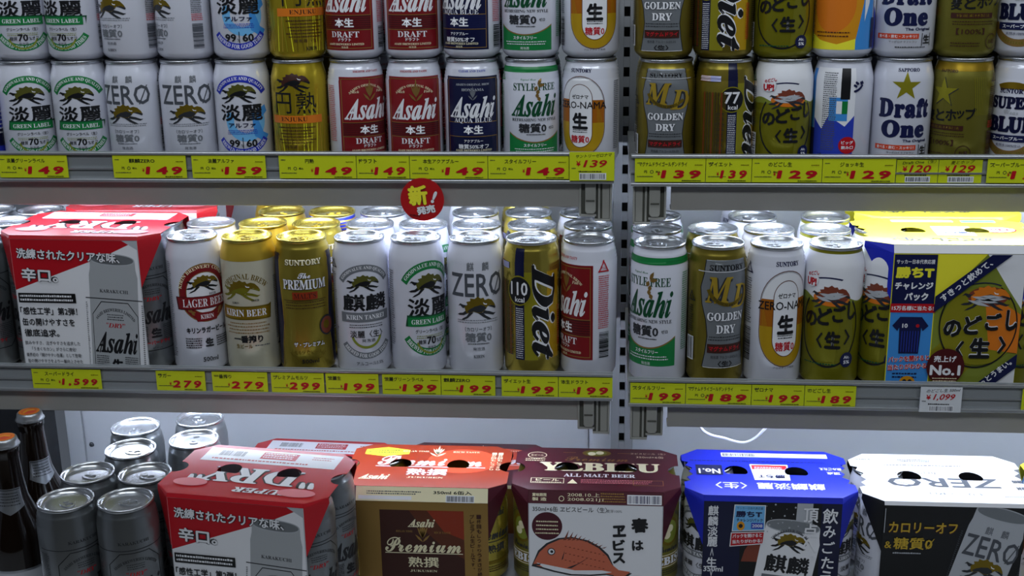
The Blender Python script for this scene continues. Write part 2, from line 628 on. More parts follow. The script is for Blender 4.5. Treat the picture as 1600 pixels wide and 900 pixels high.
def make_shelf(x0, x1, z, ry, name_lbl, lip_bot, rail_top, rail_bot, side):
    """a shelf board with its rail, front lip and clip bracket; side: +1 bracket at the right end"""
    root = tagp(link('shelf', None, None, (0, 0, 0)), name_lbl, 'shelf', 'shelves of the cooler')
    MB().box(x0, ry + .006, z - .018, x1, Y_BACK - .04, z).build('shelf_board', M_STEEL, root)
    b0, b1 = (x0, x1 - .040) if side > 0 else (x0 + .046, x1)
    MB().box(b0, ry + .008, lip_bot, b1, ry + .012, rail_bot + .004).build('front_lip', M_LIP, root, bevel=.0012)
    MB().box(b0, ry + .012, lip_bot, b1, ry + .03, lip_bot + .0025).build('lip_return', M_LIP, root)
    rail = MB().box(x0, ry + .002, rail_bot, x1, ry + .0055, rail_top).build('price_rail', M_RAILP, root)
    MB().box(x0, ry - .003, rail_top - .0035, x1, ry + .0015, rail_top).build('rail_edge', M_RAIL, rail, bevel=.001)
    MB().box(x0, ry - .003, rail_bot, x1, ry + .0015, rail_bot + .004).build('rail_edge', M_RAIL, rail, bevel=.001)
    MB().box(x0, ry - .0006, rail_bot + .0145, x1, ry + .0015, rail_bot + .0165).build('rail_rib', M_RAIL, rail)
    # clip bracket
    s = side
    xe = x1 - .003 if s > 0 else x0 + .003
    yb = ry + .012
    h0, h1 = lip_bot - .016, rail_bot - .0005
    def fn(u, v, w): return (xe - s * u, yb - w, v)
    out = [(0, h0), (.020, h0), (.020, h0 + .006), (.036, h0 + .006), (.038, h0 + .010), (.038, h1), (0, h1)]
    MB().prism(out, [], fn, .003).build('bracket_plate', mat('bracket_dark', '55564f', .5), root)
    rim = MB()
    for a, b, c, d in ((0, .0025, h0, h1), (.0, .020, h0, h0 + .0025), (.0355, .038, h0 + .006, h1), (.018, .0375, h0 + .0055, h0 + .008), (.0135, .016, h0 + .003, h1)):
        p, q = xe - s * a, xe - s * b
        rim.box(min(p, q), yb - .006, c, max(p, q), yb - .003, d)
    rim.build('bracket_rim', M_BRK, root, bevel=.0006)
    MB().box(min(xe - s * .003, xe - s * .011), yb - .0045, h0 + .003, max(xe - s * .003, xe - s * .011), yb - .003, h1).build('bracket_channel', M_BRK, root)
    MB().prism([(.0185, h0 + .012), (.021, h0 + .009), (.029, h0 + .009), (.031, h0 + .012), (.031, h1), (.0185, h1)], [], fn, .0075).build('latch_tongue', M_BRK, root, bevel=.0008)
    MB().box(min(xe - s * .020, xe - s * .030), yb - .0085, h0 + .024, max(xe - s * .020, xe - s * .030), yb - .0076, h0 + .0255).build('latch_groove', mat('bracket_dark', '55564f'), root)
    return root


make_shelf(ENDL, XL, Z_TOP, RY_TOP, 'upper left shelf with yellow price tags under the small cans', 1.192, 1.258, 1.222, 1)
make_shelf(XR, ENDR, Z_TOP, RY_TOP + DR, 'upper right shelf with price tags under the golden and white cans', 1.192, 1.258, 1.222, -1)
make_shelf(ENDL, XL, Z_MID, RY_MID, 'middle left shelf carrying tall cans and a red six-pack', .943, 1.0057, .972, 1)
make_shelf(XR, ENDR, Z_MID, RY_MID + DR, 'middle right shelf carrying tall cans and a yellow six-pack', .943, 1.0057, .972, -1)

M_TUBE = mat('lamp_glow', 'dfeaff', .5, emit=TUBE)
M_LAMP = mat('lamp_plastic', 'd9dde0', .4)


def lamp(x0, x1, y, z, lbl):
    root = tagp(link('fluorescent_lamp', None, None, ((x0 + x1) / 2, y, z)), lbl, 'lamp', 'slim lamps under the shelves')
    w = (x1 - x0) / 2
    MB().box(-w, -.011, .004, w, .011, .0175).build('housing', M_LAMP, root, bevel=.001)
    MB().tube([(-w + .012, 0, -.0035), (w - .012, 0, -.0035)], .0065, 10).build('tube', M_TUBE, root, smooth=True)
    for s in (-1, 1):
        MB().box(s * (w - .006) - .006, -.009, -.012, s * (w - .006) + .006, .009, .004).build('end_cap', M_LAMP, root, bevel=.001)


for x0, x1, nm in ((ENDL + .03, XL - .075, 'left'), (XR + .075, ENDR - .03, 'right')):
    lamp(x0, x1, RY_TOP + .045, Z_TOP - .0365, 'slim white fluorescent lamp under the upper %s shelf' % nm)
    lamp(x0, x1, RY_MID + .045, Z_MID - .0365, 'slim white fluorescent lamp under the middle %s shelf' % nm)

# white lamp clips that peep out under the upper lips
for px, q in ((95, 0), (722, 0), (1230, 2)):
    yy = RY_TOP + .03 + (DR if px > 975 else 0)
    cx_ = at(px, 318, yy).x
    root = [o for o in bpy.data.objects if o.name.startswith('fluorescent_lamp') and not o.parent][q]
    lx, ly, lz = root.location
    MB().box(cx_ - .006 - lx, yy - .004 - ly, 1.1885 - lz, cx_ + .006 - lx, RY_TOP + .036 - ly + (DR if px > 975 else 0), 1.2075 - lz).build('clip', M_LAMP, root, bevel=.001)


# ------------------------------------------------------------------ cans
def can_prof(H, bead):
    t = H - 122
    p = [(0.0, 23.5), (.8, 25.5), (5, 31), (9, 33)]
    if bead:
        p += [(98 + t, 33), (100 + t, 32.2), (102 + t, 32.5), (104 + t, 31.6), (106 + t, 31.9), (108 + t, 30.9), (110 + t, 31.2), (112 + t, 30.1), (115 + t, 29.2), (118.3 + t, 28.6)]
    else:
        p += [(97 + t, 33), (100 + t, 32.8), (104 + t, 32.1), (109 + t, 30.9), (113 + t, 29.8), (116 + t, 29.0), (118.3 + t, 28.6)]
    return p


def can_mat(c):
    h, ro, me = {
        'white': ('dcdeea', .17, .1), 'silver': ('9b9fa4', .3, .9), 'gold': ('cbb852', .24, .85), 'ygold': ('c8b02c', .24, .65),
        'pale': ('d6d2bc', .32, .3), 'dgold': ('8f8030', .33, .75), 'olive': ('8b8434', .33, .6), 'dry': ('8f9396', .3, .85),
        'navygold': ('b3a040', .3, .8), 'brown': ('7a6434', .3, .75), 'ngold': ('8e8a1c', .33, .45)}[c]
    return mat('can_' + c, h, ro, me, .03, 40)


M_LID = mat('lid_aluminium', 'c4c7cb', .26, .92, .04, 50)
M_LIDG = mat('lid_gold', 'd3c15c', .26, .9, .04, 50)
CANS = {}


def tab_mesh(m, name):
    b = MB()
    n = 20
    out = [(.0075 * math.cos(2 * math.pi * i / n), .0065 + .0135 * math.sin(2 * math.pi * i / n) * (1 if math.sin(2 * math.pi * i / n) > 0 else .8)) for i in range(n)]
    hole = [(.0045 * math.cos(2 * math.pi * i / 12), .0135 + .004 * math.sin(2 * math.pi * i / 12)) for i in range(12)]
    b.prism(out, [hole], lambda u, v, w: (u, v - .004, w), .0011)
    b.prism([(.0032 * math.cos(2 * math.pi * i / 10), .0032 * math.sin(2 * math.pi * i / 10)) for i in range(10)], [], lambda u, v, w: (u, v, w), .002)
    return mesh(name, b.V, b.F, m)


TABS = {False: tab_mesh(M_LID, 'tab'), True: tab_mesh(M_LIDG, 'tab_gold')}


def lid_mesh(H, gold):
    h = H
    return lathe('lid', [(h - 4.2, 28.75), (h - 3.6, 29.9), (h - .9, 30.0), (h - .2, 29.5), (h, 28.9), (h - .3, 28.2), (h - 2.5, 27.5), (h - 5.8, 26.2), (h - 6.4, 25), (h - 5.6, 24), (h - 4.6, 23.2), (h - 4.4, 21), (h - 4.6, 10), (h - 4.6, .01)], M_LIDG if gold else M_LID)


def define(key, H, body, art, bead=False, gold=False, scale=None):
    prof = can_prof(H, bead)
    a = Art()
    art(a)
    if H > 130:
        a.items = [(V * [1.06, 1.25] + [0, 13 if scale is None else scale], T, c, L) for V, T, c, L in a.items] if scale != 'own' else a.items
    a.items = [(np.stack([V[:, 0], np.clip(V[:, 1], 9.5, H - 4)], 1), T, c, L) for V, T, c, L in a.items]
    CANS[key] = dict(H=H, body=lathe('body', prof, can_mat(body), cap0=True), print=a.wrap('print', prof) if a.items else None,
                     lid=lid_mesh(H, gold), gold=gold)


def can(key, x, y, z, label, group, rot=0.0, face=True, tab=None):
    """one can; rot turns its front away from the viewer's side, in degrees"""
    d = CANS[key]
    base = math.atan2(-(x - CAM.x), (y - CAM.y)) * -1 if face else 0
    ang = -base + R(rot) if face else R(rot)
    root = tagp(link('beer_can', None, None, (x, y, z)), label, 'can', group)
    root.rotation_euler.z = ang
    link('body', d['body'], root)
    if d['print']: link('label_print', d['print'], root)
    l = link('lid', d['lid'], root)
    t = link('pull_tab', TABS[d['gold']], l, (0, 0, (d['H'] - 4.5) * .001), R(random.uniform(-180, 180)) if tab is None else R(tab) - ang)
    return root


def arcs(a, c, t1='GOODVALUE AND QUALITY', t2='BREWED FOR GOOD TIMES', tc='w'):
    a.ring(0, 67, 30.5, 38.5, 31, 149, c)
    a.arcT(t1, 0, 67, 34.5, 4.6, 108, tc, ser=1)
    a.ring(0, 50, 30.5, 38, 214, 326, c)
    a.arcT(t2, 0, 50, 34.2, 4.8, 102, tc, ser=1, low=True)


def side_info(a, u=46, c='GY'):
    a.mark(u + 4, 101, 11, c)
    a.rows(u - 2, 90, u + 12, 18, 2.1, 1.2, c, 1.6, .15)
    a.rows(u - 2, 52, u + 12, 4, 2.1, 1.2, 'R', 1.6, .15)
    a.bars(u - 2, 14, u + 11, 42, c, None, True)
    a.rows(-u - 10, 94, -u + 2, 34, 2.2, 1.2, c, 1.6, .2)


def d_green(a):
    arcs(a, 'g')
    a.beast(-2, 82, 40)
    a.ring(0, 32, 16, 18, 200, 340, 'gr2')
    a.T('淡麗', 0, 60, 20, 52, 'k', .022)
    a.P([(-29, 42), (-25, 42), (-25, 50.5), (29, 50.5), (29, 42.5), (31, 52), (-27, 53), (-27, 51.5)], 'dg')
    a.R(-26, 42, 26, 51, 'g')
    a.T('GREEN LABEL', 0, 46.5, 4.8, 44, 'w', ser=1)
    a.T('グリーンラベル〈生〉', 0, 37, 4, 36, 'k', .015)
    a.rows(-18, 32, 18, 2, 2, .8, 'gr2', 2, .1, 'c')
    a.T('70', 0, 27.5, 8, 11, 'k', .03)
    a.T('糖質', -10.5, 26.5, 4.4, 8.5, 'k', .01); a.T('%オフ', 12, 26.5, 4.4, 11, 'k', .01)
    a.T('発泡酒', 0, 20.5, 3, 10, 'K')
    side_info(a)


def d_green_bottom(a):
    d_green(a)
    a.T('KIRIN', 0, 9.8, 0.1, 10, 'dg', ser=1)


def d_zero(a):
    a.T('麒', -8, 101, 8.5, 8, 'gy', .02); a.T('麟', 9, 101, 8.5, 8, 'gy', .02)
    a.T('ZERO', 0, 83, 23, 65, 'GY', .012)
    a.P([(18, 72), (19.5, 72), (30, 94), (28.5, 94)], 'GY')
    a.beast(-1, 60, 42, 'K', 'dgo')
    a.rows(-26, 48.5, 26, 2, 2.2, .8, 'gy', 2.4, .1, 'c')
    a.T('〔カロリーオフ〕', 0, 40, 4.6, 30, 'GY', .01)
    a.T('糖質0', 0, 32, 9.5, 30, 'gy', .025)
    a.rows(-12, 25, 12, 1, 2, 1.2, 'GY', 1.4, 0)
    a.T('発泡酒', 0, 20.5, 3.4, 13, 'GY')
    a.T('KIRIN', 0, 13, 3, 12, 'GY', ser=1)
    side_info(a)


def d_alpha(a):
    a.ring(5, 52, 14, 24, 150, 400, 'lb')
    a.P([(12, 60), (30, 70), (33, 62), (20, 52), (26, 38), (34, 34), (27, 26), (14, 34)], 'sb')
    arcs(a, 'B')
    a.beast(-2, 84, 40)
    a.T('淡麗', 0, 62, 20, 52, 'k', .022)
    a.T('アルファ', 0, 47, 5.5, 32, 'N', .03)
    a.rows(-18, 41, 18, 3, 2, .9, 'b', 2.2, .1, 'c')
    a.T('99', -10, 26, 9, 13, 'k', .03); a.T('60', 10, 26, 9, 13, 'k', .03)
    a.R(-.4, 20, .4, 33, 'k'); a.T('%', -1, 23.5, 3.4, None, 'k'); a.T('%', 19.5, 23.5, 3.4, None, 'k')
    a.T('発泡酒　アルコール5.5%', 0, 10.2, .1, 30, 'k')
    side_info(a)


def d_enjuku(a):
    a.L += 1
    for i in range(16):
        x = -48 + i * 6 + random.uniform(-2, 2)
        e = x + random.uniform(-8, 8)
        t = random.uniform(45, 96)
        a.P([(x, 10), (x + 1.1, 10), ((x + e) / 2 + .8, t * .6), (e + .2, t), (e, t), ((x + e) / 2 - .2, t * .6)], random.choice(('og', 'GO', 'y', 'dgo')), up=False)
    a.beast(-2, 96, 40, 'k', 'br')
    a.T('円', -15, 73, 24, 22, 'k', .0); a.T('熟', 14, 73, 25, 24, 'k', .0)
    a.R(-33, 49.5, 33, 58.5, 'o')
    a.T('ENJUKU', -2, 54, 5.4, 32, 'br', ser=1)
    a.rows(-24, 44, 24, 6, 3.6, 1.3, 'br', 2.2, .3, 'c')
    a.T('発泡酒 〈生〉', 0, 22, 4, 30, 'br')
    a.T('KIRIN', 6, 13, 4, 14, 'k', ser=1)
    side_info(a, 48, 'br')


def logo_asahi(a, cx, cy, h, w, c, sh=.12):
    a.T('Asahi', cx, cy, h, w, c, .016, ser=2, sh=sh)
    a.L += 1
    # slanting shade strokes of the tall letters
    for f in (-.42, -.02, .28):
        a.P([(cx + w * f, cy - h * .5), (cx + w * f + w * .03, cy - h * .5), (cx + w * f + w * .13, cy + h * .2), (cx + w * f + w * .12, cy + h * .2)], c, up=False)


def d_draft(a, c='r', c2='dr', blue=False):
    a.R(-35, 11, 35, 103, c)
    a.frame(-32.5, 13, 32.5, 101, .9, 'bz')
    a.R(-32, 34, 32, 50, c2)
    a.L += 1
    for i in range(6): a.R(-32, 35.5 + i * 2.4, 32, 36 + i * 2.4, c, up=False)
    a.R(-32, 50, 32, 50.8, 'bz'); a.R(-32, 33.6, 32, 34.4, 'bz')
    a.T('SMOOTH AND TASTY' if not blue else 'CLEAR AND TASTY', 0, 109, 2.6, 34, 'R' if not blue else 'b', ser=1)
    if blue:
        a.T("ASAHI'S ORIGINAL BREW", 0, 94, 2.5, 40, 'lg', ser=1); a.T('HONNAMA', 0, 88, 3, 26, 'lg', ser=1)
        a.barley(0, 76, 14, 'gy')
    else:
        a.arcT("ASAHI'S ORIGINAL BREW", 0, 62, 31.5, 2.8, 92, 'cr', ser=1)
        a.T('Rich', -15, 86, 3, 8, 'cr', ser=2); a.T('Fine', 15, 86, 3, 8, 'cr', ser=2)
        a.barley(2, 75, 22, 'bz')
    logo_asahi(a, 0, 68 if blue else 66, 25, 56, 'w')
    if blue: a.T('AQUA BLUE', 0, 52.5, 6.5, 46, 'w', ser=1)
    a.T('本生', 0, 42, 10.5, 23, 'w', .035)
    if blue:
        a.T('アクアブルー', 0, 29, 3.6, 22, 'w', .02); a.T('糖質50%オフ', 0, 22.5, 5.6, 36, 'w', .02)
    else:
        a.T('DRAFT', 0, 29, 6.6, 34, 'w', ser=1); a.T('ドラフト', 0, 23, 3.6, 15, 'w', .03)
    a.T('ASAHI BREWERIES LIMITED', 0, 18, 2.4, 44, 'cr', ser=1)
    a.T('発泡酒', 0, 14.5, 2.4, 8, 'cr')
    a.mark(47, 102, 13, 'R')
    a.rows(41, 92, 54, 26, 2.0, 1.1, 'R', 1.5, .1)
    a.bars(42, 13, 54, 38, 'k', None, True)
    a.rows(-54, 92, -41, 30, 2.2, 1.1, 'R', 1.5, .1)


def d_aqua(a): d_draft(a, 'N', 'n', True)


def d_style(a):
    a.R(-33, 107, 104, 113.5, 'g'); a.R(-104, 107, -33, 113.5, 'g', up=False)
    a.P([(-33, 10)] + [(33 * i / 10, 10) for i in range(-9, 10)] + [(33, 10)] + [(33 * i / 10, 27 + 11 * (i / 10) ** 2) for i in range(10, -11, -1)], 'g')
    a.P([(33 * i / 10, 28 + 11 * (i / 10) ** 2) for i in range(-10, 11)] + [(33 * i / 10, 26.6 + 11 * (i / 10) ** 2) for i in range(10, -11, -1)], 'bz')
    a.T('Original Brew', -8, 99, 3, 18, 'g', ser=3)
    a.T('STYLE FREE', 0, 91, 8.5, 52, 'dg', ser=1)
    a.L += 1
    for i in range(4): a.leaf(2 + (i % 2) * 1.5, 92 - i * 4, 6, 2.2, 250 + i * 14, 'bz')
    a.leaf(3, 93, 9, 2, 60, 'bz'); a.leaf(3, 92, 9, 2, 10, 'bz')
    logo_asahi(a, 0, 70, 26, 56, 'dg')
    a.T('REFRESHING NEW STYLE', 0, 53.5, 3.4, 56, 'K', ser=1)
    a.T('糖質0', -3, 44, 11, 33, 'K', .03); a.T('ゼロ', 20, 44, 3.4, 7, 'K', .02)
    a.rows(-10, 36, 12, 1, 2, 1.1, 'k', 1.4, 0)
    a.T('スタイルフリー', 0, 24, 4, 27, 'w', .03)
    a.rows(-25, 19, 25, 2, 2.6, 1.1, 'w', 2.4, .1, 'c')
    a.T('発泡酒', 0, 12.5, 3, 10, 'w')
    a.mark(-46, 103, 11, 'g')
    a.rows(41, 98, 52, 36, 2.1, 1.1, 'g', 1.5, .15)
    a.rows(-54, 92, -43, 30, 2.1, 1.1, 'g', 1.5, .15)


def d_zerona(a):
    a.T('SUNTORY', 0, 109, 4.6, 27, 'n', .03, ser=1)
    a.oval(0, 11, 103, 29.5, 'Br'); a.oval(0, 11.8, 102.2, 28.7, 'lg'); a.oval(0, 13, 101, 27.5, 'w')
    # beer in the lower part of the big zero
    def lower(pts, top): return [(x, min(y, top)) for x, y in pts]
    a2 = Art(); a2.oval(0, 12, 102, 28.5, 'be')
    a.P(lower([tuple(p) for p in a2.items[0][0]], 76), 'am')
    a.P(lower([tuple(p) for p in a2.items[0][0]], 50), 'be')
    a.L += 1
    for i in range(7): a.R(-26 + i * .8, 30, -25.8 + i * .8, 72 - i * 3, 'be', up=False); a.R(20 + i * .9, 30, 20.2 + i * .9, 74 - i * 3, 'be', up=False)
    a.oval(0, 21, 94, 14.8, 'Br'); a.oval(0, 21.8, 93.2, 14, 'w')
    a.T('ゼロナマ', 0, 79.5, 5, 20, 'k', .03)
    a.T('ZERO-NAMA', 0, 70, 8, 62, 'k', .012)
    a.T('生', 0, 52, 19, 19, 'k', .05)
    a.rows(-9, 41, 9, 2, 2.3, 1.1, 'k', 1.8, .1, 'c')
    a.T('糖質0', 0, 31, 9, 22, 'R', .02)
    a.T('アロマホップ使用', 0, 10.5, 2, 24, 'k')
    a.mark(-46, 103, 12, 'n'); a.rows(-52, 92, -40, 20, 2.2, 1.2, 'GY', 1.6, .2); a.bars(-52, 14, -40, 46, 'k', None, True)
    a.rows(42, 96, 52, 36, 2.2, 1.2, 'GY', 1.6, .2)


def d_md(a):
    s = [(-24, 112), (-25, 100), (-29, 86), (-27, 70), (-22, 55), (-20, 40), (-22, 24), (-25, 10)]
    a.P(s + [(-x, y) for x, y in reversed(s)], 'dsil')
    a.L += 1
    for sg in (-1, 1):
        a.P([(sg * -x, y) for x, y in s] + [(sg * (-x + 1), y) for x, y in reversed(s)], 'k', up=False)
    a.T('SUNTORY', 0, 105, 5.6, 40, 'k', .03, ser=1)
    a.R(-33, 101, 33, 101.6, 'w')
    a.T('M', -9, 84, 25, 30, 'K', .06, ser=2); a.T('D', 17, 78, 22, 24, 'K', .06, ser=2, up=False)
    a.T('M', -9, 84, 25, 30, 'GO', .01, ser=2); a.T('D', 17, 78, 22, 24, 'GO', .01, ser=2, up=False)
    a.ring(2, 92, 22, 26, 200, 320, 'dgo', .9); a.arcT('MAGNUM DRY', 2, 92, 22, 2.2, 70, 'k', ser=1, low=True, mid=255)
    a.T('GOLDEN', 0, 59, 8.5, 43, 'GY', .09, ser=1); a.T('DRY', 0, 47, 8.5, 23, 'GY', .09, ser=1, up=False)
    a.T('GOLDEN', 0, 59, 8, 42, 'w', .02, ser=1); a.T('DRY', 0, 47, 8, 22, 'w', .02, ser=1, up=False)
    a.rows(-19, 39, 19, 2, 2.8, 1, 'K', 2.3, .1, 'c')
    a.R(-20, 24, 20, 32.5, 'br'); a.T('マグナムドライ', 0, 28.2, 5, 36, 'R', .03)
    a.T('発泡酒 アルコール分5.5%', 0, 20, 3, 32, 'K')
    a.T('〈生〉', 0, 13.5, 6, 16, 'k', .03)
    a.R(-24, 9.5, 24, 10, 'w')
    a.mark(-42, 76, 11, 'k'); a.bars(-47, 15, -38, 36); a.rows(36, 100, 46, 34, 2.3, 1.2, 'k', 1.6, .2); a.rows(-48, 66, -38, 12, 2.2, 1.2, 'k', 1.6, .2)


def d_diet(a):
    for x in (-9, 20): a.R(x - 9, 10, x + 9, 96, 'og' if x < 0 else 'be')
    a.T('Diet', 8, 56, 30, 94, 'w', .05, ser=2, rot=-90, sh=.1); a.T('Diet', 8, 56, 30, 94, 'k', .022, ser=2, rot=-90, sh=.1)
    a.R(-26, 10, -15, 118, 'N')
    a.rows(-25, 60, -16, 24, 2.1, .9, 'w', 1.6, .1)
    a.rows(-38, 62, -29, 24, 2.1, 1.3, 'n', 1.6, .1)
    a.disc(-21, 78, 14.5, 'og'); a.disc(-21, 78, 13.3, 'k')
    a.T('77', -21, 80, 13, 18, 'w', .02, ser=1); a.T('kcal', -20, 69.5, 5, 11, 'w', .02)
    a.L += 1
    for i in range(7): a.R(-54 + i * 3.4, 14, -52.2 + i * 3.4, 86, 'k' if i % 3 else 'r', up=False)
    a.L += 1
    for i in range(46): a.R(-56, 15 + i * 1.55, -28, 15.6 + i * 1.55, 'dgo', up=False)
    a.T('生', -50, 101, 6, 6, 'b'); a.R(-60, 98, -46, 104, 'r'); a.R(-46, 98, -34, 104, 'b')
    a.L += 1
    for i in range(5): a.R(-60, 98.4 + i * 1.2, -34, 98.9 + i * 1.2, 'w', up=False)
    a.rows(36, 92, 46, 34, 2.2, 1.2, 'k', 1.6, .2); a.rows(26, 60, 31, 20, 2, 1, 'R', 1.2, .1)


def d_diet110(a):
    d_diet(a)
    # the large can reads 110 instead
    a.disc(-21, 78, 14.5, 'og'); a.disc(-21, 78, 13.3, 'k')
    a.T('110', -21, 80, 13, 20, 'w', .02, ser=1); a.T('kcal', -20, 69.5, 5, 11, 'w', .02)


def d_nodo(a):
    a.R(-104, 74, 104, 118, 'w')
    a.P([(-104, 73)] + [(x, 77 + 3 * math.sin(x / 7)) for x in range(-104, 105, 4)] + [(104, 73)], 'gr2')
    a.P([(8, 12), (22, 12), (28, 40), (24, 66), (12, 66)], 'ol')
    a.ring(0, 50, 31.5, 33.2, 140, 400, 'k', 1.18)
    a.ring(-2, 84, 26, 29, 60, 115, 'n', .45)
    a.disc(1, 77, 20, 'o', .36); a.disc(9, 78, 10, 'fd', .5)
    a.beast(0, 78, 40, 'K', 'fd')
    a.L += 1
    for i in range(5): a.leaf(-16 + i * 4, 78 + (i % 2) * 3, 18, 1.6, -12 + i * 5, 'lg')
    for t, x, y, h, w in (('の', -21, 56, 15, 16), ('ど', -5, 60, 17, 16), ('ご', 10, 63, 16, 14), ('し', 24, 66, 18, 10)):
        a.T(t, x, y, h, w, 'k', .045)
    a.T('〈', -9, 37, 15, 7, 'k', .03); a.T('生', 5, 38, 17, 17, 'k', .05); a.T('〉', 20, 41, 15, 7, 'k', .03)
    a.disc(-22, 94, 8.5, 'w', .9); a.T('UP!', -22, 91, 7.5, 13, 'R', .06); a.T('のどごし', -20, 99, 4, 14, 'R', .05, rot=12)
    a.disc(21, 19, 7.2, 'n', 1); a.T('Alc.', 21, 21.5, 3, 7, 'w', .03); a.T('5%', 21, 16.8, 3.4, 7, 'w', .03)
    a.rows(-26, 14, 10, 1, 3, 1.4, 'dg', 2.6, .1)
    a.mark(-46, 102, 12, 'dg'); a.bars(-50, 13, -38, 38, 'k', 'w', True); a.rows(-50, 90, -38, 22, 2.1, 1.1, 'K', 1.6, .2)
    a.rows(42, 96, 52, 36, 2.2, 1.2, 'dg', 1.6, .2)


def d_jug(a):
    a.R(-44, 10, 44, 110, 'sb')
    a.P([(-34, 10), (18, 10), (22, 30), (28, 60), (30, 96), (-36, 96), (-36, 40)], 'O')
    a.disc(-6, 60, 25, 'o', 1.25)
    a.P([(-36, 10), (20, 10), (20, 22), (0, 16), (-20, 20), (-36, 28)], 'Y')
    a.R(-36, 94, 36, 112, 'w')
    a.P([(30, 40), (36, 60), (36, 100), (29, 100)], 'w')
    a.T('ジョッキ', 0, 99, 9, 40, 'n', .04)
    a.R(-11, 67, 9, 92, 'b'); a.T('生', -1, 80, 22, 18, 'w', .06)
    a.rows(-26, 28, 14, 2, 4, 1.6, 'Br', 2.6, .1, 'c')
    # seam side with fine print
    a.R(46, 10, 94, 112, 'w')
    a.P([(46, 10), (94, 10), (94, 60), (84, 48), (66, 60), (58, 44), (46, 56)], 'b'); a.R(66, 54, 86, 80, 'sb')
    a.rows(58, 106, 74, 38, 2.3, 1.3, 'GY', 1.8, .1); a.R(78, 78, 88, 112, 'k')
    a.R(74, 62, 80, 76, 'w'); a.R(80, 62, 86, 76, 'g')
    a.T('ジ', 97, 92, 13, 12, 'n', .05); a.disc(88, 27, 9.5, 'R'); a.T('ビッグ', 88, 30, 4, 13, 'w', .03); a.T('飲み口', 88, 24.5, 4, 13, 'w', .03)
    a.R(40, 12, 47, 44, 'n'); a.T('冷', 58, 14, 6, 6, 'n', .03)


def d_draftone(a):
    a.T('SAPPORO', 2, 110, 4, 25, 'n', .03, ser=1)
    a.star(0, 92, 16.5, 'og')
    a.T('Draft', 0, 68, 22, 60, 'n', .045, ser=1, sp=1.1); a.T('One', 0, 45, 20, 50, 'n', .045, ser=1, sp=1.06)
    a.T('The Original', 14, 31.5, 4, 29, 'n', .035)
    a.R(-32, 21.5, 15, 27, 'rd'); a.T('食べる・飲む・スッキリ！', -8.5, 24.2, 3.6, 42, 'w', .02)
    a.frame(18.5, 14, 19.3, 27.5, .8, 'k'); a.frame(29.5, 14, 30.3, 27.5, .8, 'k'); a.T('生', 24.5, 21, 9.5, 9, 'k', .03)
    a.T('サッポロドラフトワン', -2, 18.5, 2.6, 30, 'K'); a.rows(-10, 12, 26, 1, 3, 1.4, 'K', 2.2, .1)
    side_info(a, 48, 'n')


def d_hop(a):
    a.R(-104, 108, 104, 117, 'go')
    a.T('SAPPORO', -3, 108, 3.4, 21, 'br', .02, ser=1)
    a.star(-6, 84, 17.5, 'K'); a.star(-6.6, 84.4, 16.4, 'og')
    for i, (t, x) in enumerate((('麦', -23), ('と', -9), ('ホ', 4), ('ッ', 14), ('プ', 25))):
        a.T(t, x, 58 + i * 1.0, 13 if t != 'ッ' else 9, 12 if t != 'ッ' else 8, 'k', .03)
    a.R(-28, 43, 18, 48.5, 'br'); a.T('特選素材製法', -4, 45.8, 3.4, 36, 'dgo')
    a.rows(-26, 39, 20, 2, 2.8, 1, 'br', 2.2, .1, 'c')
    a.T('【100%】', -6, 29, 7, 30, 'br', .01)
    a.ring(20, 18, 7.6, 8.4, 0, 360, 'br'); a.T('お酒', 20, 18, 5, 9, 'br', .02)
    a.rows(-26, 16, 6, 2, 3, 1.2, 'br', 2.2, .1)
    a.L += 1
    for i in range(9): a.P([(30 + i * 2, 60), (30.6 + i * 2, 60), (26 + i * 2.4, 102), (25.6 + i * 2.4, 102)], 'og', up=False)
    side_info(a, 50, 'br')


def d_super(a):
    a.ring(0, 56, 34, 42, 65, 115, 'go', .95); a.ring(8, 56, 28, 36, 20, 78, 'go', 1.15); a.ring(0, 48, 28, 36, 200, 340, 'bz', 1.0)
    a.arcT('BLUE CLEAR TASTE', 0, 48, 32, 3.4, 70, 'ol', ser=1, low=True)
    a.T('SUNTORY', 0, 86, 5.2, 30, 'n', .03, ser=1)
    a.T('SUPER', 0, 73, 14, 50, 'N', .05, ser=1)
    a.T('Clear', 0, 63, 5, 16, 'lg', .03, ser=3)
    a.T('BLUE', 0, 49, 18, 52, 'N', .06, ser=1)
    a.R(-24, 30, 20, 37.5, 'n'); a.T('スーパーブルー', -2, 33.8, 4.2, 34, 'w', .03)
    a.T('天然水100%仕込', 0, 26, 3.4, 28, 'n')
    side_info(a, 48, 'n')


def d_partner(a):          # dark blue can seen at the frame's left edge
    a.R(-36, 12, 36, 82, 'B'); a.R(-36, 82, 36, 84, 'go'); a.beast(0, 96, 30, 'go', 'go')
    a.R(14, 60, 30, 78, 'go'); a.R(-36, 20, 36, 40, 'N'); a.rows(-26, 60, 26, 6, 5, 2, 'w', 3, .2, 'c')
    side_info(a)


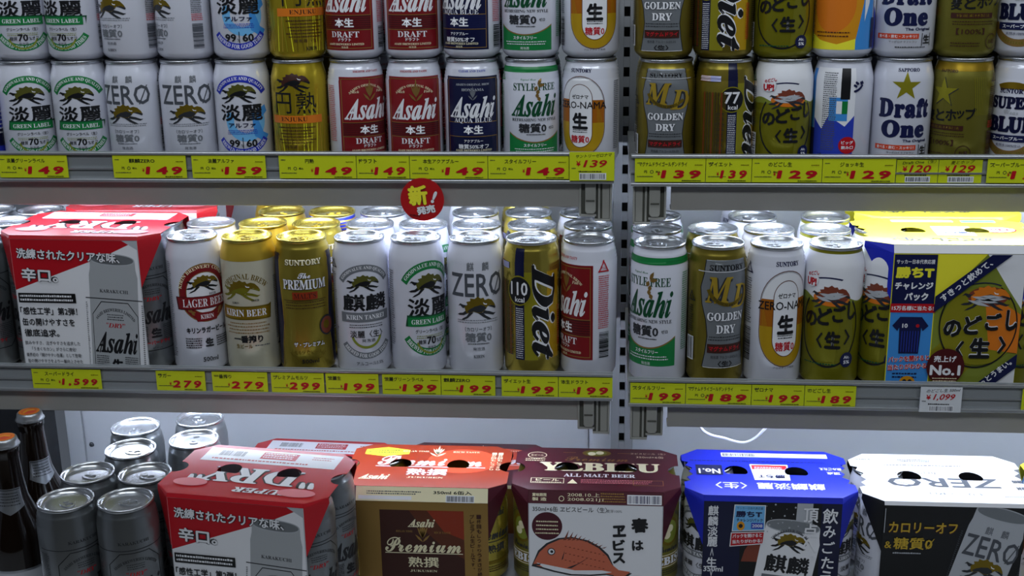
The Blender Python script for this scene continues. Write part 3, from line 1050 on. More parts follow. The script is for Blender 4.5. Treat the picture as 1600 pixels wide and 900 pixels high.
# --- designs that exist only as large cans (v runs to 168)
def d_lager(a):
    a.ring(0, 103, 23, 32, 0, 360, 'r', 1.12); a.ring(0, 103, 31.2, 32.4, 0, 360, 'bz', 1.12); a.disc(0, 103, 23, 'w', 1.12); a.ring(0, 103, 22.2, 23, 0, 360, 'bz', 1.12)
    a.arcT('KIRIN BREWERY COMPANY', 0, 105, 30.5, 4.2, 165, 'cr', ser=1)
    a.L += 1
    for i in range(13): a.leaf(0 + 27 * math.cos(R(205 + i * 11)), 103 + 30 * math.sin(R(205 + i * 11)), 8, 2.6, 295 + i * 11, 'bz')
    a.beast(-2, 114, 38, 'k', 'dgo'); a.T('KIRIN', -9, 98, 2.6, 9, 'K', ser=1); a.T('BEER', 9, 101, 2.6, 9, 'K', ser=1)
    a.P([(-35, 83), (35, 83), (37, 99), (-37, 99)], 'dr'); a.P([(-33, 84), (33, 84), (35, 98), (-35, 98)], 'r')
    a.T('LAGER BEER', 0, 91, 10, 56, 'w', ser=1)
    a.P([(-12, 68), (12, 68), (15, 79), (-15, 79)], 'r'); a.T('KIRIN', 0, 73.5, 5.4, 16, 'w', ser=1)
    a.T('キリンラガービール', 0, 57, 7.5, 52, 'k', .04)
    a.rows(-28, 46, -8, 5, 2.8, 1.5, 'k', 2.2, .1); a.rows(9, 46, 28, 5, 2.8, 1.5, 'k', 2.2, .1); a.T('生', 0, 41, 11, 10, 'K', .06)
    a.T('500ml', 0, 20, 5.6, 18, 'k', .01)
    a.rows(-56, 140, -42, 50, 2.4, 1.2, 'GY', 1.6, .2)


def d_ichiban(a):
    a.R(-104, 143, 104, 164, 'GO')
    a.arcT('ORIGINAL BREW', 0, 92, 33, 7, 108, 'dgo', ser=1)
    a.beast(-6, 107, 46, 'ol', 'dgo'); a.T('KIRIN', -12, 92, 2.4, 9, 'K', ser=1); a.T('BEER', 12, 95, 2.4, 9, 'K', ser=1)
    a.P([(-35, 71), (30, 71), (32, 90), (28, 88), (-33, 88)], 'dgo'); a.P([(-34, 73), (29, 73), (30, 86), (-33, 86)], 'go')
    a.T('KIRIN BEER', -2, 79.5, 8.5, 54, 'w', ser=1)
    a.rows(-28, 66, 28, 4, 4, 1.3, 'bz', 2.6, .2, 'c')
    a.T('一番搾り', 0, 47, 9.5, 36, 'k', .04)
    a.T('生ビール', -5, 38, 5.4, 20, 'dgo', .02); a.rows(8, 38, 26, 1, 3, 1.2, 'GY', 2, .1)
    a.mark(46, 40, 12, 'k'); a.rows(38, 120, 52, 36, 2.2, 1.2, 'GY', 1.6, .2)


def d_premium(a):
    a.L += 1
    for sg in (-1, 1):
        pts = [(32, 152), (33, 120), (30, 90), (29, 66), (33, 40), (36, 12)]
        a.P([(sg * x, y) for x, y in pts] + [(sg * 54, 12), (sg * 54, 152)], 'N', up=False)
        a.P([(sg * x, y) for x, y in pts] + [(sg * (x + 1.4), y) for x, y in reversed(pts)], 'GO', up=False)
    a.T('SUNTORY', 0, 142, 7.5, 46, 'k', .06, ser=1); a.T('SUNTORY', 0, 142.3, 7, 45, 'cr', .025, ser=1)
    a.T('The', 0, 126, 7, 15, 'K', .05, ser=3); a.T('The', 0, 126.4, 7, 15, 'w', .02, ser=3)
    a.T('PREMIUM', 0, 115, 13, 55, 'K', .06, ser=1); a.T('PREMIUM', 0, 115.3, 12, 54, 'w', .015, ser=1)
    a.R(-15, 97, 15, 106, 'ro'); a.T("MALT'S", 0, 101.5, 6.5, 26, 'br', ser=1)
    a.rows(-26, 93, 26, 3, 3.6, 1, 'br', 2.4, .15, 'c'); a.R(-27, 95.5, 27, 96, 'br')
    a.disc(26, 62, 10.5, 'K', 1.2); a.disc(26, 62, 8.8, 'fd', 1.2); a.disc(25, 63, 4.5, 'dgo', 1.2)
    a.T('ザ・プレミアム', 2, 41, 6.4, 38, 'K', .07); a.T('ザ・プレミアム', 2, 41, 6, 37, 'w', .03)
    a.T('モルツ 生ビール', 0, 31, 4.4, 34, 'dgo', .02); a.ring(0, 46, 26, 27, 215, 325, 'dgo')
    a.T('500ml', 2, 20, 5, 20, 'k', .02)


def d_tanrei(a):
    # vertical positions of the large can
    b = Art()
    arcs(b, 'gy')
    b.items = [(V + [0, 35 if V[:, 1].mean() > 60 else 12], T, c, L) for V, T, c, L in b.items]
    b.beast(-2, 117, 38)
    a.items += b.items; a.L = b.L
    a.T('麒麟', 0, 94, 21, 56, 'k', .03)
    a.P([(-31, 70), (31, 70), (31, 82), (-31, 82)], 'gy'); a.T('KIRIN TANREI', 0, 76, 5.8, 48, 'w', ser=1)
    a.rows(-22, 66, 22, 2, 3, 1.1, 'K', 2.4, .1, 'c')
    a.ring(0, 56, 16, 19, 195, 345, 'gr2')
    a.T('淡麗〈生〉', 0, 55, 9, 40, 'k', .01); a.T('発泡酒', 2, 47, 4.2, 16, 'k')
    a.R(-40, 60, -38, 61, 'k')
    a.T('アルコール5.5%', 3, 18, 4.2, 33, 'GY')
    a.mark(-42, 140, 12, 'k'); a.rows(-50, 128, -38, 44, 2.2, 1.2, 'GY', 1.6, .2)


def d_dry(a):
    a.L += 1
    o = [(-16, 118), (16, 118), (30, 104), (30, 36), (22, 28), (-22, 28), (-30, 36), (-30, 104)]
    for i in range(8):
        p, q = o[i], o[(i + 1) % 8]
        d = Vector((q[0] - p[0], q[1] - p[1])).normalized() * .45
        a.P([(p[0] + d.y, p[1] - d.x), (q[0] + d.y, q[1] - d.x), (q[0] - d.y, q[1] + d.x), (p[0] - d.y, p[1] + d.x)], 'k', up=False)
    a.R(-52, 121, 52, 122, 'K')
    a.T('KARAKUCHI', 0, 130, 3.6, 34, 'K', ser=1)
    a.arcT('ASAHI BREWERIES LIMITED', 0, 78, 32, 3.4, 98, 'K', ser=1)
    a.rows(-10, 104, 10, 3, 2.6, 1, 'K', 2, .1, 'c')
    a.T('"DRY"', 0, 93, 5, 22, 'R', .0, ser=2)
    logo_asahi(a, 0, 74, 24, 54, 'k')
    a.T('生', 0, 50, 12, 13, 'k', .05)
    a.rows(-27, 58, -9, 9, 2.3, 1, 'K', 2, .1); a.rows(9, 58, 27, 9, 2.3, 1, 'K', 2, .1)
    a.T('スーパードライ', 0, 38, 5, 34, 'R', .03)
    a.T('ビール', 0, 31, 3, 12, 'K')
    a.rows(40, 116, 54, 40, 2.2, 1.1, 'K', 1.6, .2); a.rows(-54, 116, -40, 40, 2.2, 1.1, 'K', 1.6, .2)


def d_drysm(a):
    d_dry(a)
    a.items = [(V * [1, .80] + [0, -6], T, c, L) for V, T, c, L in a.items]


def d_yebisu(a):
    a.R(-34, 28, 34, 44, 'cr'); a.R(-33, 29, 33, 43, 'dgo'); a.T('YEBISU', 0, 36, 11, 58, 'w', .03, ser=1)
    a.T('Premium', 0, 52, 8, 30, 'K', .02, ser=3); a.disc(0, 74, 15, 'dgo', 1.2); a.disc(0, 74, 12, 'gr2', 1.2)
    a.disc(0, 78, 5, 'cr'); a.disc(-4, 70, 5, 'cr'); a.arcT('ALL MALT BEER', 0, 74, 24, 4, 120, 'K', ser=1); a.rows(-24, 24, 24, 3, 3, 1.3, 'K', 2, .2, 'c')


def d_pregold(a):
    a.T('Premium', 0, 66, 15, 50, 'K', .02, ser=3); a.R(-28, 55, 28, 56, 'K'); a.T('熟撰', 0, 46, 11, 26, 'K', .02)
    a.T('Asahi', 0, 92, 9, 26, 'K', .02, ser=2); a.R(-36, 26, 36, 30, 'dgo'); a.rows(-24, 22, 24, 3, 3, 1.2, 'br', 2, .2, 'c')
    side_info(a, 50, 'br')


def d_tansm(a):
    arcs(a, 'gy'); a.beast(-2, 82, 34); a.T('麒麟', 0, 60, 19, 54, 'k', .03); a.R(-30, 42, 30, 50, 'gy'); a.T('KIRIN TANREI', 0, 46, 4.4, 46, 'w', ser=1)
    a.T('淡麗〈生〉', 0, 32, 7, 36, 'k', .01); side_info(a, 44, 'K')


define('green', 122, 'white', d_green)
define('zero', 122, 'white', d_zero)
define('alpha', 122, 'white', d_alpha)
define('enjuku', 122, 'ygold', d_enjuku, gold=False)
define('draft', 122, 'white', d_draft, bead=True)
define('aqua', 122, 'white', d_aqua, bead=True)
define('style', 122, 'white', d_style, bead=True)
define('zerona', 122, 'white', d_zerona, bead=True)
define('md', 122, 'dgold', d_md, bead=True)
define('diet', 122, 'dgold', d_diet, bead=True)
define('nodo', 122, 'ngold', d_nodo)
define('jug', 122, 'white', d_jug)
define('one', 122, 'white', d_draftone)
define('hop', 122, 'olive', d_hop)
define('super', 122, 'white', d_super, bead=True)
define('partner', 122, 'white', d_partner)
define('drysm', 122, 'dry', d_drysm, bead=True)
define('yebisu', 122, 'olive', d_yebisu)
define('pregold', 122, 'gold', d_pregold, bead=True)
define('tansm', 122, 'white', d_tansm)
define('brown', 122, 'brown', lambda a: (a.R(-20, 20, 20, 84, 'br'), a.T('Premium', 0, 60, 12, 34, 'go', .02, ser=3)), bead=True)
define('lager5', 168, 'white', d_lager, scale='own')
define('ichiban5', 168, 'pale', d_ichiban, gold=True, scale='own')
define('premium5', 168, 'navygold', d_premium, bead=True, gold=True, scale='own')
define('tanrei5', 168, 'white', d_tanrei, scale='own')
define('green5', 168, 'white', d_green)
define('zero5', 168, 'white', d_zero)
define('diet5', 168, 'gold', d_diet110, bead=True)
define('draft5', 168, 'white', d_draft, bead=True)
define('style5', 168, 'white', d_style, bead=True)
define('md5', 168, 'dgold', d_md, bead=True)
define('zerona5', 168, 'white', d_zerona, bead=True)
define('nodo5', 168, 'ngold', d_nodo)
define('dry5', 168, 'dry', d_dry, bead=True, scale='own')
define('white5', 168, 'white', lambda a: a.rows(-20, 80, 20, 6, 5, 2, 'gy', 3, .2, 'c'))
define('bluegold5', 168, 'white', lambda a: (a.R(-104, 20, 104, 163, 'B'), [a.R(-104, 146 + i * 4, 104, 147.5 + i * 4, 'GO') for i in range(4)]), bead=True, gold=True, scale='own')

# ---- top shelf, two tiers
D = dict(green='white small can with green arched bands', zero='white small can with thin grey ZERO lettering', alpha='white small can with blue arched bands and numbers 99 and 60',
         enjuku='yellow gold small can with black characters and orange band', draft='white and maroon small can with large white lettering', aqua='white and navy small can with large white lettering',
         style='white small can with green lower part and dark green lettering', zerona='white small can with a big golden zero', md='silver and gold small can reading GOLDEN DRY', diet='gold small can with vertical black and white lettering',
         nodo='olive gold small can with white top and brushed black ring', jug='small can showing orange beer and blue', one='white small can with gold star and heavy navy lettering', hop='olive gold small can with a pale star',
         super='white small can with heavy navy SUPER BLUE lettering', partner='blue and white small can')
NICK = dict(green='green-banded', zero='grey-lettered', alpha='blue-banded', enjuku='orange-banded', draft='maroon', aqua='navy', style='green-bottomed', zerona='golden-zero', md='golden-dry', diet='vertical-lettered', nodo='black-ringed', jug='orange-beer',
            one='gold-starred', hop='pale-starred', super='navy-lettered', partner='blue')
low = [('partner', -22, 40, 'at the left edge, lower tier'), ('green', 58, 0, 'lower tier, left one of the pair'), ('green', 133, -8, 'lower tier, right one of the pair'), ('zero', 215, -25, 'lower tier, turned left beside the green pair'),
       ('zero', 298, -5, 'lower tier, facing front beside the blue-banded can'), ('alpha', 381, -6, 'lower tier'), ('enjuku', 470, -12, 'lower tier'), ('draft', 558, 24, 'lower tier, next to the gold can'),
       ('draft', 648, 0, 'lower tier, next to the navy can'), ('aqua', 739, 0, 'lower tier'), ('style', 830, 8, 'lower tier'), ('zerona', 923, -22, 'lower tier'), ('md', 1040, 0, 'lower tier'),
       ('diet', 1129, 52, 'lower tier, 77 kcal disc in view'), ('nodo', 1220, 10, 'lower tier'), ('jug', 1308, -138, 'lower tier, its printed back in view'), ('one', 1398, 8, 'lower tier'), ('hop', 1485, -24, 'lower tier'), ('super', 1567, -18, 'lower tier')]
upp = [('zero', -35, 60, 'cut by the left edge, upper tier'), ('green', 47, 0, 'upper tier, left one of the pair'), ('green', 124, -30, 'upper tier, right one of the pair'), ('zero', 207, -42, 'upper tier, barcode on its right'),
       ('zero', 289, -62, 'upper tier, turned away, recycling mark in view'), ('alpha', 377, -5, 'upper tier'), ('enjuku', 464, 18, 'upper tier'), ('draft', 554, -21, 'upper tier, next to the gold can'),
       ('draft', 646, -3, 'upper tier, next to the navy can'), ('aqua', 737, -26, 'upper tier'), ('style', 829, -12, 'upper tier'), ('zerona', 923, 8, 'upper tier'), ('md', 1037, -4, 'upper tier'),
       ('diet', 1130, 0, 'upper tier, lettering in full view'), ('nodo', 1223, 0, 'upper tier'), ('jug', 1313, -10, 'upper tier, its front in view'), ('one', 1405, 4, 'upper tier'), ('hop', 1493, 22, 'upper tier'), ('super', 1578, -12, 'upper tier')]


def spread(items, gap=.0665):
    """keep neighbours of one row from running into each other, pushing away from the post"""
    L = sorted([i for i in items if i[0] < XL], key=lambda i: -i[0]); Rr = sorted([i for i in items if i[0] >= XL], key=lambda i: i[0])
    out = []
    for lst, sg in ((L, -1), (Rr, 1)):
        last = None
        for it in lst:
            x = it[0]
            if last is not None and (x - last) * sg < gap: x = last + sg * gap
            last = x
            out.append((x,) + tuple(it[1:]))
    return out


for row, py, dz in ((low, 170, 0), (upp, 45, .1222)):
    items = [(at(px, py, Y_TOP + (DR if px > 975 else 0)).x, key, px, rot, where) for key, px, rot, where in row]
    for xx, key, px, rot, where in spread(items, .0662):
        yy = Y_TOP + (DR if px > 975 else 0)
        if key == 'zero' and px < 0: lab = 'white can ' + where
        else: lab = D[key] + ', ' + where
        can(key, xx, yy, Z_TOP + dz, lab, 'cans on the top shelf', rot)
        if 0 < px < 1590:
            tier = 'upper tier' if dz else 'lower tier'
            twin = {'green': ' left' if px < 100 else ' right', 'zero': ' left' if px < 250 else ' right', 'draft': ' left' if px < 600 else ' right'}.get(key, '')
            can(key, xx, yy + .068, Z_TOP + dz, 'second-row %s%s, behind its%s twin' % (D[key].split(' with ')[0].split(' reading ')[0].split(' showing ')[0], ' in the ' + tier, twin + ' ' + NICK[key]), 'second row of cans on the top shelf', random.uniform(-40, 40))

# ---- middle shelf
G = 'tall cans on the middle shelf'
front = [('lager5', 309, 17, 'white tall can with a red ring and LAGER BEER banner'), ('ichiban5', 394, -13, 'cream tall can with gold neck and gold banner, front row'), ('premium5', 477, 0, 'gold tall can with hourglass front and white PREMIUM lettering, front row'),
         ('tanrei5', 566, 6, 'white tall can with grey arched bands, front row'), ('green5', 653, 26, 'white tall can with green arched bands and 70 percent, front row'), ('zero5', 743, 5, 'white tall can with thin grey ZERO lettering, front row'),
         ('diet5', 831, 12, 'gold tall can with vertical lettering and 110 kcal disc, front row'), ('draft5', 920, -56, 'white and maroon tall can turned to its barcode, front row'), ('style5', 1029, -24, 'white and green tall can with green neck, front row by the post'),
         ('md5', 1119, 22, 'silver and gold tall can reading GOLDEN DRY, front row'), ('zerona5', 1208, 26, 'white tall can with a big golden zero, front row'), ('nodo5', 1299, -4, 'olive tall can with brushed black ring beside the yellow six-pack')]
for xx, key, px, rot, lab in spread([(at(px, 470, Y_MID + (DR if px > 975 else 0)).x, key, px, rot, lab) for key, px, rot, lab in front]):
    yy = Y_MID + (DR if px > 975 else 0)
    can(key, xx, yy, Z_MID, lab, G, rot, tab=random.uniform(-40, 40) + 90)
# rows behind: pixel of the lid centre gives the place, row number the depth
back = [('white5', 338, 1, 'plain white tall can behind the red ring can, second row'), ('ichiban5', 411, 1, 'cream tall can with gold neck, second row'), ('ichiban5', 441, 2, 'cream tall can with gold neck, third row'), ('ichiban5', 436, 3, 'cream tall can with gold neck, last row under the shelf lip'),
        ('premium5', 494, 1, 'gold tall can behind the white PREMIUM lettering can, second row'), ('bluegold5', 519, 2, 'blue tall can with gold ribs and gold lid, third row'), ('tanrei5', 578, 1, 'white tall can with grey bands, second row'),
        ('tanrei5', 599, 2, 'white tall can with grey bands, third row'), ('green5', 661, 1, 'white tall can with green bands, second row under the red sign'), ('zero5', 745, 1, 'white tall can with grey lettering, second row'),
        ('zero5', 743, 2, 'white tall can with grey lettering, third row'), ('zero5', 739, 3, 'white tall can with grey lettering, fourth row'), ('diet5', 831, 1, 'gold tall can with vertical lettering, second row'), ('diet5', 826, 2, 'gold tall can with vertical lettering, third row'),
        ('diet5', 822, 3, 'gold tall can with vertical lettering, fourth row'), ('draft5', 919, 1, 'white and maroon tall can, second row'), ('draft5', 911, 2, 'white and maroon tall can, third row'),
        ('style5', 1027, 1, 'white and green tall can, second row by the post'), ('style5', 1027, 2, 'white and green tall can, third row by the post'), ('md5', 1112, 1, 'silver and gold tall can, second row'), ('zerona5', 1198, 1, 'white tall can with a golden zero, second row'),
        ('zerona5', 1176, 2, 'white tall can with a golden zero, third row'), ('zerona5', 1166, 3, 'white tall can with a golden zero, fourth row'), ('nodo5', 1284, 1, 'olive tall can with white top, second row'), ('nodo5', 1290, 2, 'olive tall can with white top, third row')]
PYK = {1: 350, 2: 332, 3: 318}
YK = lambda px, k: Y_MID + .0672 * k + (DR if px > 975 else 0)
for xx, key, px, k, lab in [i for q in (1, 2, 3) for i in spread([(at(px, PYK[k], YK(px, k)).x, key, px, k, lab) for key, px, k, lab in back if k == q])]:
    yy = YK(px, k)
    can(key, xx, yy, Z_MID, lab, G, random.uniform(-60, 60))
for px, py, k, lab in ((-10, 378, 0, 'ribbed silver tall can cut by the left edge, middle shelf front'), (12, 352, 1, 'ribbed silver tall can left of the red six-pack, second row'), (65, 334, 2, 'ribbed silver tall can left of the red six-pack, third row'), (-12, 335, 2, 'ribbed silver tall can at the left edge, third row')):
    yy = Y_MID + .0665 * k
    can('dry5', at(px, py, yy).x - (.018 if k == 0 else 0), yy, Z_MID, lab, G, 0 if k == 0 else random.uniform(-50, 50))
for px, py, k, lab in ((1575, 357, 3, 'white tall can right of the yellow six-pack, back row'), (1612, 370, 1, 'white tall can right of the yellow six-pack, second row'), (1625, 384, 0, 'olive tall can cut by the right edge beside the yellow six-pack')):
    yy = Y_MID + .0665 * k + DR
    can('white5' if k else 'nodo5', max(.541 if k == 3 else .528, at(px, py, yy).x), yy, Z_MID, lab, G, 20)

# ------------------------------------------------------------------ six-pack cartons
def solid(mb, pts, t):
    """thin flat card through the given points, thickness t towards its normal"""
    P = [Vector(p) for p in pts]
    n = (P[1] - P[0]).cross(P[2] - P[0]).normalized() * t
    k, m = len(mb.V), len(P)
    mb.V += [tuple(p) for p in P] + [tuple(p + n) for p in P]
    mb.F.append([k + m + i for i in range(m)])
    mb.F.append([k + i for i in range(m)][::-1])
    for i in range(m):
        j = (i + 1) % m
        mb.F.append([k + i, k + j, k + m + j, k + m + i])
    return mb


def card(c): return mat('card_' + c, INK[c][0], .38, min(INK[c][2], .4), .03, 12)


def carton(label, H, loc, rotz, front, top, bevel, afront, atop, abevel=None, hw=79, notch='round', name='six_pack_carton', bh=4.0, flap=None):
    root = tagp(link(name, None, None, loc), label, 'six-pack', 'six-packs of cans')
    root.rotation_euler.z = R(rotz)
    s = .001
    zt, zb = H + 4.0, H + 4.0 - bh
    yt = -(61.0 if bh > 12 else 67.5 - bh * .42)
    rim = [(-hw, yt), (hw, yt), (100, -46)]
    side = []
    if notch == 'round':
        side = [(100, -14)] + [(100 - 13 * math.sin(R(a)), -14 * math.cos(R(a))) for a in range(15, 180, 15)] + [(100, 14)]
    else:
        side = [(100, -30), (92, -26), (96, -17), (88, -9), (93, 0), (88, 9), (96, 17), (92, 26), (100, 30)]
    rim += side + [(100, 46), (hw, -yt), (-hw, -yt), (-100, 46)] + [(-x, -y) for x, y in side] + [(-100, -46)]
    hol = []
    for q in (-1, 1):
        hol.append([(q * 36 + 14 * math.cos(R(a)), 2 + 16 * max(-.5, math.sin(R(a)))) for a in range(0, 360, 20)])
    top_o = MB().prism([(x * s, y * s) for x, y in rim], [[(x * s, y * s) for x, y in h] for h in hol], lambda u, v, w: (u, v, zt * s + w), .0005).build('top_panel', card(top), root)
    fp = MB().box(-hw * s, -.0675, .001, hw * s, -.067, zb * s).build('front_panel', card(front), root)
    MB().box(-hw * s, .067, .001, hw * s, .0675, zb * s).build('back_panel', card(front), root)
    MB().box(-hw * s, -.067, .0, hw * s, .067, .0008).build('bottom_panel', card(top), root)
    bv = solid(MB(), [(-hw * s, -.0675, zb * s), (hw * s, -.0675, zb * s), (hw * s, yt * s, zt * s), (-hw * s, yt * s, zt * s)], .0005).build('front_bevel', card(bevel), root)
    solid(MB(), [(hw * s, .0675, zb * s), (-hw * s, .0675, zb * s), (-hw * s, -yt * s, zt * s), (hw * s, -yt * s, zt * s)], .0005).build('back_bevel', card(top), root)
    for qx in (-1, 1):
        for qy in (-1, 1):
            A, B, C, E = (qx * hw * s, qy * .0675, zb * s), (qx * .1005, qy * .046, (zt - 6) * s), (qx * hw * s, qy * .0675, (H - 58) * s), (qx * hw * s, -qy * yt * s, zt * s)
            G_ = (qx * .100, qy * .046, zt * s)
            m = MB()
            if qx * qy < 0:
                solid(m, [A, C, B], .0005); solid(m, [A, B, G_, E], .0005)
            else:
                solid(m, [A, B, C], .0005); solid(m, [A, E, G_, B], .0005)
            m.build('corner_flap', card(flap or top), root)
    # prints
    a = Art(); afront(a)
    fs = (zb / (H - 11.0))
    a.items = [(V * [1, fs], T, c, L) for V, T, c, L in a.items]
    a.items = [(np.stack([np.clip(V[:, 0], -hw + .3, hw - .3), np.clip(V[:, 1], 1.5, zb - .2)], 1), T, c, L) for V, T, c, L in a.items]
    a.flat('front_print', lambda u, v, w: (u * s, -.0675 - w * s, v * s), fp)
    a = Art(); atop(a)
    a.cut(hol)
    a.flat('top_print', lambda u, v, w: (u * s, v * s, (zt + .5 + w) * s), top_o)
    if abevel:
        a = Art(); abevel(a)
        d = Vector((0, yt + 67.5, bh)).normalized(); nn = Vector((0, -bh, yt + 67.5)).normalized()
        a.flat('bevel_print', lambda u, v, w: tuple((Vector((u, -67.5, zb)) + d * v + nn * (w + .5)) * s), bv)
    return root


def can_picture(a, cx, base, k, art, top, body='sil', tilt=0, hh=168, w=33):
    """a can printed flat on the carton"""
    b = Art()
    b.P([(-w, 0), (w, 0), (w, hh - 22), (w - 3, hh - 14), (w - 4, hh - 4), (-w + 4, hh - 4), (-w + 3, hh - 14), (-w, hh - 22)], body)
    b.disc(0, hh - 4, w - 4, 'lg', .22); b.disc(0, hh - 4, w - 6, 'dsil', .2)
    art(b)
    ca, sa = math.cos(R(tilt)), math.sin(R(tilt))
    for V, T, c, L in b.items:
        V = V.copy()
        V[:, 0] = w * np.sin(np.clip(V[:, 0] / w, -1.5, 1.5)) if art is not None else V[:, 0]
        V = V * k
        V = np.stack([V[:, 0] * ca - V[:, 1] * sa + cx, V[:, 0] * sa + V[:, 1] * ca + base], 1)
        a.items.append((V, T, c, a.L + 1 + L))
    a.L += b.L + 1


def fr_dry(H):
    def f(a):
        t = H - 11
        k = t / 157.0
        Y = lambda v: v * k
        a.R(-79, 0, 79, t, 'lg'); a.R(-78, 1, 78, t, 'w')
        a.P([(-79, t), (79, t), (40, Y(140)), (-79, Y(98))], 'R'); a.P([(60, t), (79, t), (79, Y(146))], 'lg')
        can_picture(a, 37, -42 * k, 1.08 * (1.0 if H > 130 else .9), d_dry, 0, 'cs', -3)
        for c, b in (('K', .09), ('w', .03)):
            a.T('洗練されたクリアな味、', -8, Y(139), 12 * k, 128, c, b, rot=-2); a.T('辛口。', -46, Y(116), 16 * k, 46, c, b, rot=-2)
        a.R(-76, Y(84), -4, Y(95), 'blk'); a.rows(-74, Y(90.5), -6, 2, 4.6 * k, 2.6 * k, 'w', 2.6, .06)
        a.T('「感性工学」第2弾！', -40, Y(74), 9 * k, 72, 'k', .02); a.T('缶の開けやすさを', -42, Y(61), 9 * k, 66, 'k', .02); a.T('徹底追求。', -52, Y(48), 9 * k, 44, 'k', .02)
        for i, q in enumerate(('飲みやすさ、注ぎやすさを追求した', '「うまくちカン」がさらに進化!', '業界初の「開けやすい缶蓋」として登場!', '缶の開けやすさをより一層向上させた', 'スーパードライからの新提案です。')):
            a.T(q, -40 + (i % 2), Y(36 - i * 7.2), 4.6 * k, 70 - (i == 1) * 14, 'K', .008)
    return f


def tp_dry(a):
    a.P([(-82, 22), (82, 22), (82, 58), (-82, 58)], 'w'); a.bars(-66, 38, -34, 52, 'gy', 'w'); a.R(-14, 36, 30, 54, 'R'); a.rows(-12, 50, 28, 3, 5, 2.4, 'w', 3, .1)
    a.rows(-70, 28, 60, 1, 4, 3, 'R', 4, .1); a.rows(48, 48, 74, 2, 5, 2, 'R', 2.4, .1)
    for c, b in (('k', .05), ('w', .015)):
        a.T('"DRY"', -2, -12, 40, 150, c, b, ser=2, rot=180, sh=-.2); a.T('SUPER', 22, -46, 12, 66, c, b + .01, ser=2, rot=180)
    a.disc(-66, -36, 20, 'pk', .5); a.disc(62, -44, 22, 'pk', .45)


def fr_prem(a):
    t = 111
    a.R(-79, 0, 79, t, 'bz'); a.R(-51, 0, 50, 100, 'br'); a.P([(-16, 100), (50, 100), (50, 36), (24, 52), (2, 74)], 'Br'); a.P([(6, 100), (50, 100), (50, 62), (26, 72)], 'ro')
    a.R(-51, 0, 50, 2, 'go')
    a.barley(0, 58, 24, 'bz')
    logo_asahi(a, -1, 83, 11, 32, 'cr')
    a.T('RELAX TIME', -22, 72, 2.6, 20, 'bz', ser=1); a.T('RICH TASTE', 24, 71, 2.6, 20, 'bz', ser=1)
    a.T('Premium', 0, 54, 20, 92, 'cr', .012, ser=3); a.R(-46, 42.5, 48, 43.5, 'cr')
    a.T('熟撰', 0, 31, 14, 37, 'cr', .015); a.T('JUKUSEN', 0, 19, 3.2, 33, 'cr', ser=1)
    a.VT('一杯目もしっかりうまさが続く', 68, 96, 5.4, 'br', .01, 6.4); a.VT('プレミアム生ビールです。', 60, 96, 5.4, 'br', .01, 6.4)


def tp_prem(a):
    a.disc(40, 14, 44, 'rd', .8)
    a.P([(-86, 44), (-60, 52), (-30, 44), (-30, 32), (-60, 24), (-86, 30)], 'Y'); a.rows(-82, 41, -34, 2, 6, 2.6, 'dg', 3, .1)
    a.barley(6, 26, 28, 'cr'); a.T('Premium', 0, 12, 28, 130, 'w', .012, ser=3); a.R(-66, -6, 70, -4.5, 'w')
    a.T('熟撰', 0, -20, 18, 50, 'w', .02); a.T('JUKUSEN', 0, -36, 4, 44, 'cr', ser=1); logo_asahi(a, -62, -36, 14, 36, 'cr')
    a.T('RELAX TIME', -22, 40, 4, 34, 'cr', ser=1); a.T('RICH TASTE', 42, 40, 4, 34, 'cr', ser=1)
    a.L += 1
    for i in range(2): a.VT('一杯目もしっかり', 78 + i * 8, 40, 6, 'cr', .005)


def bv_prem(a):
    a.R(-79, .2, 79, 15.6, 'cr'); a.T('350ml 6缶入', 37, 11.6, 4.6, 46, 'k', .03); a.bars(30, 1, 62, 7.5, 'GY', 'w'); a.rows(-66, 11, 4, 2, 2.6, 1.4, 'GY', 2.4, .2); a.R(-76, 2, -12, 6.5, 'w')


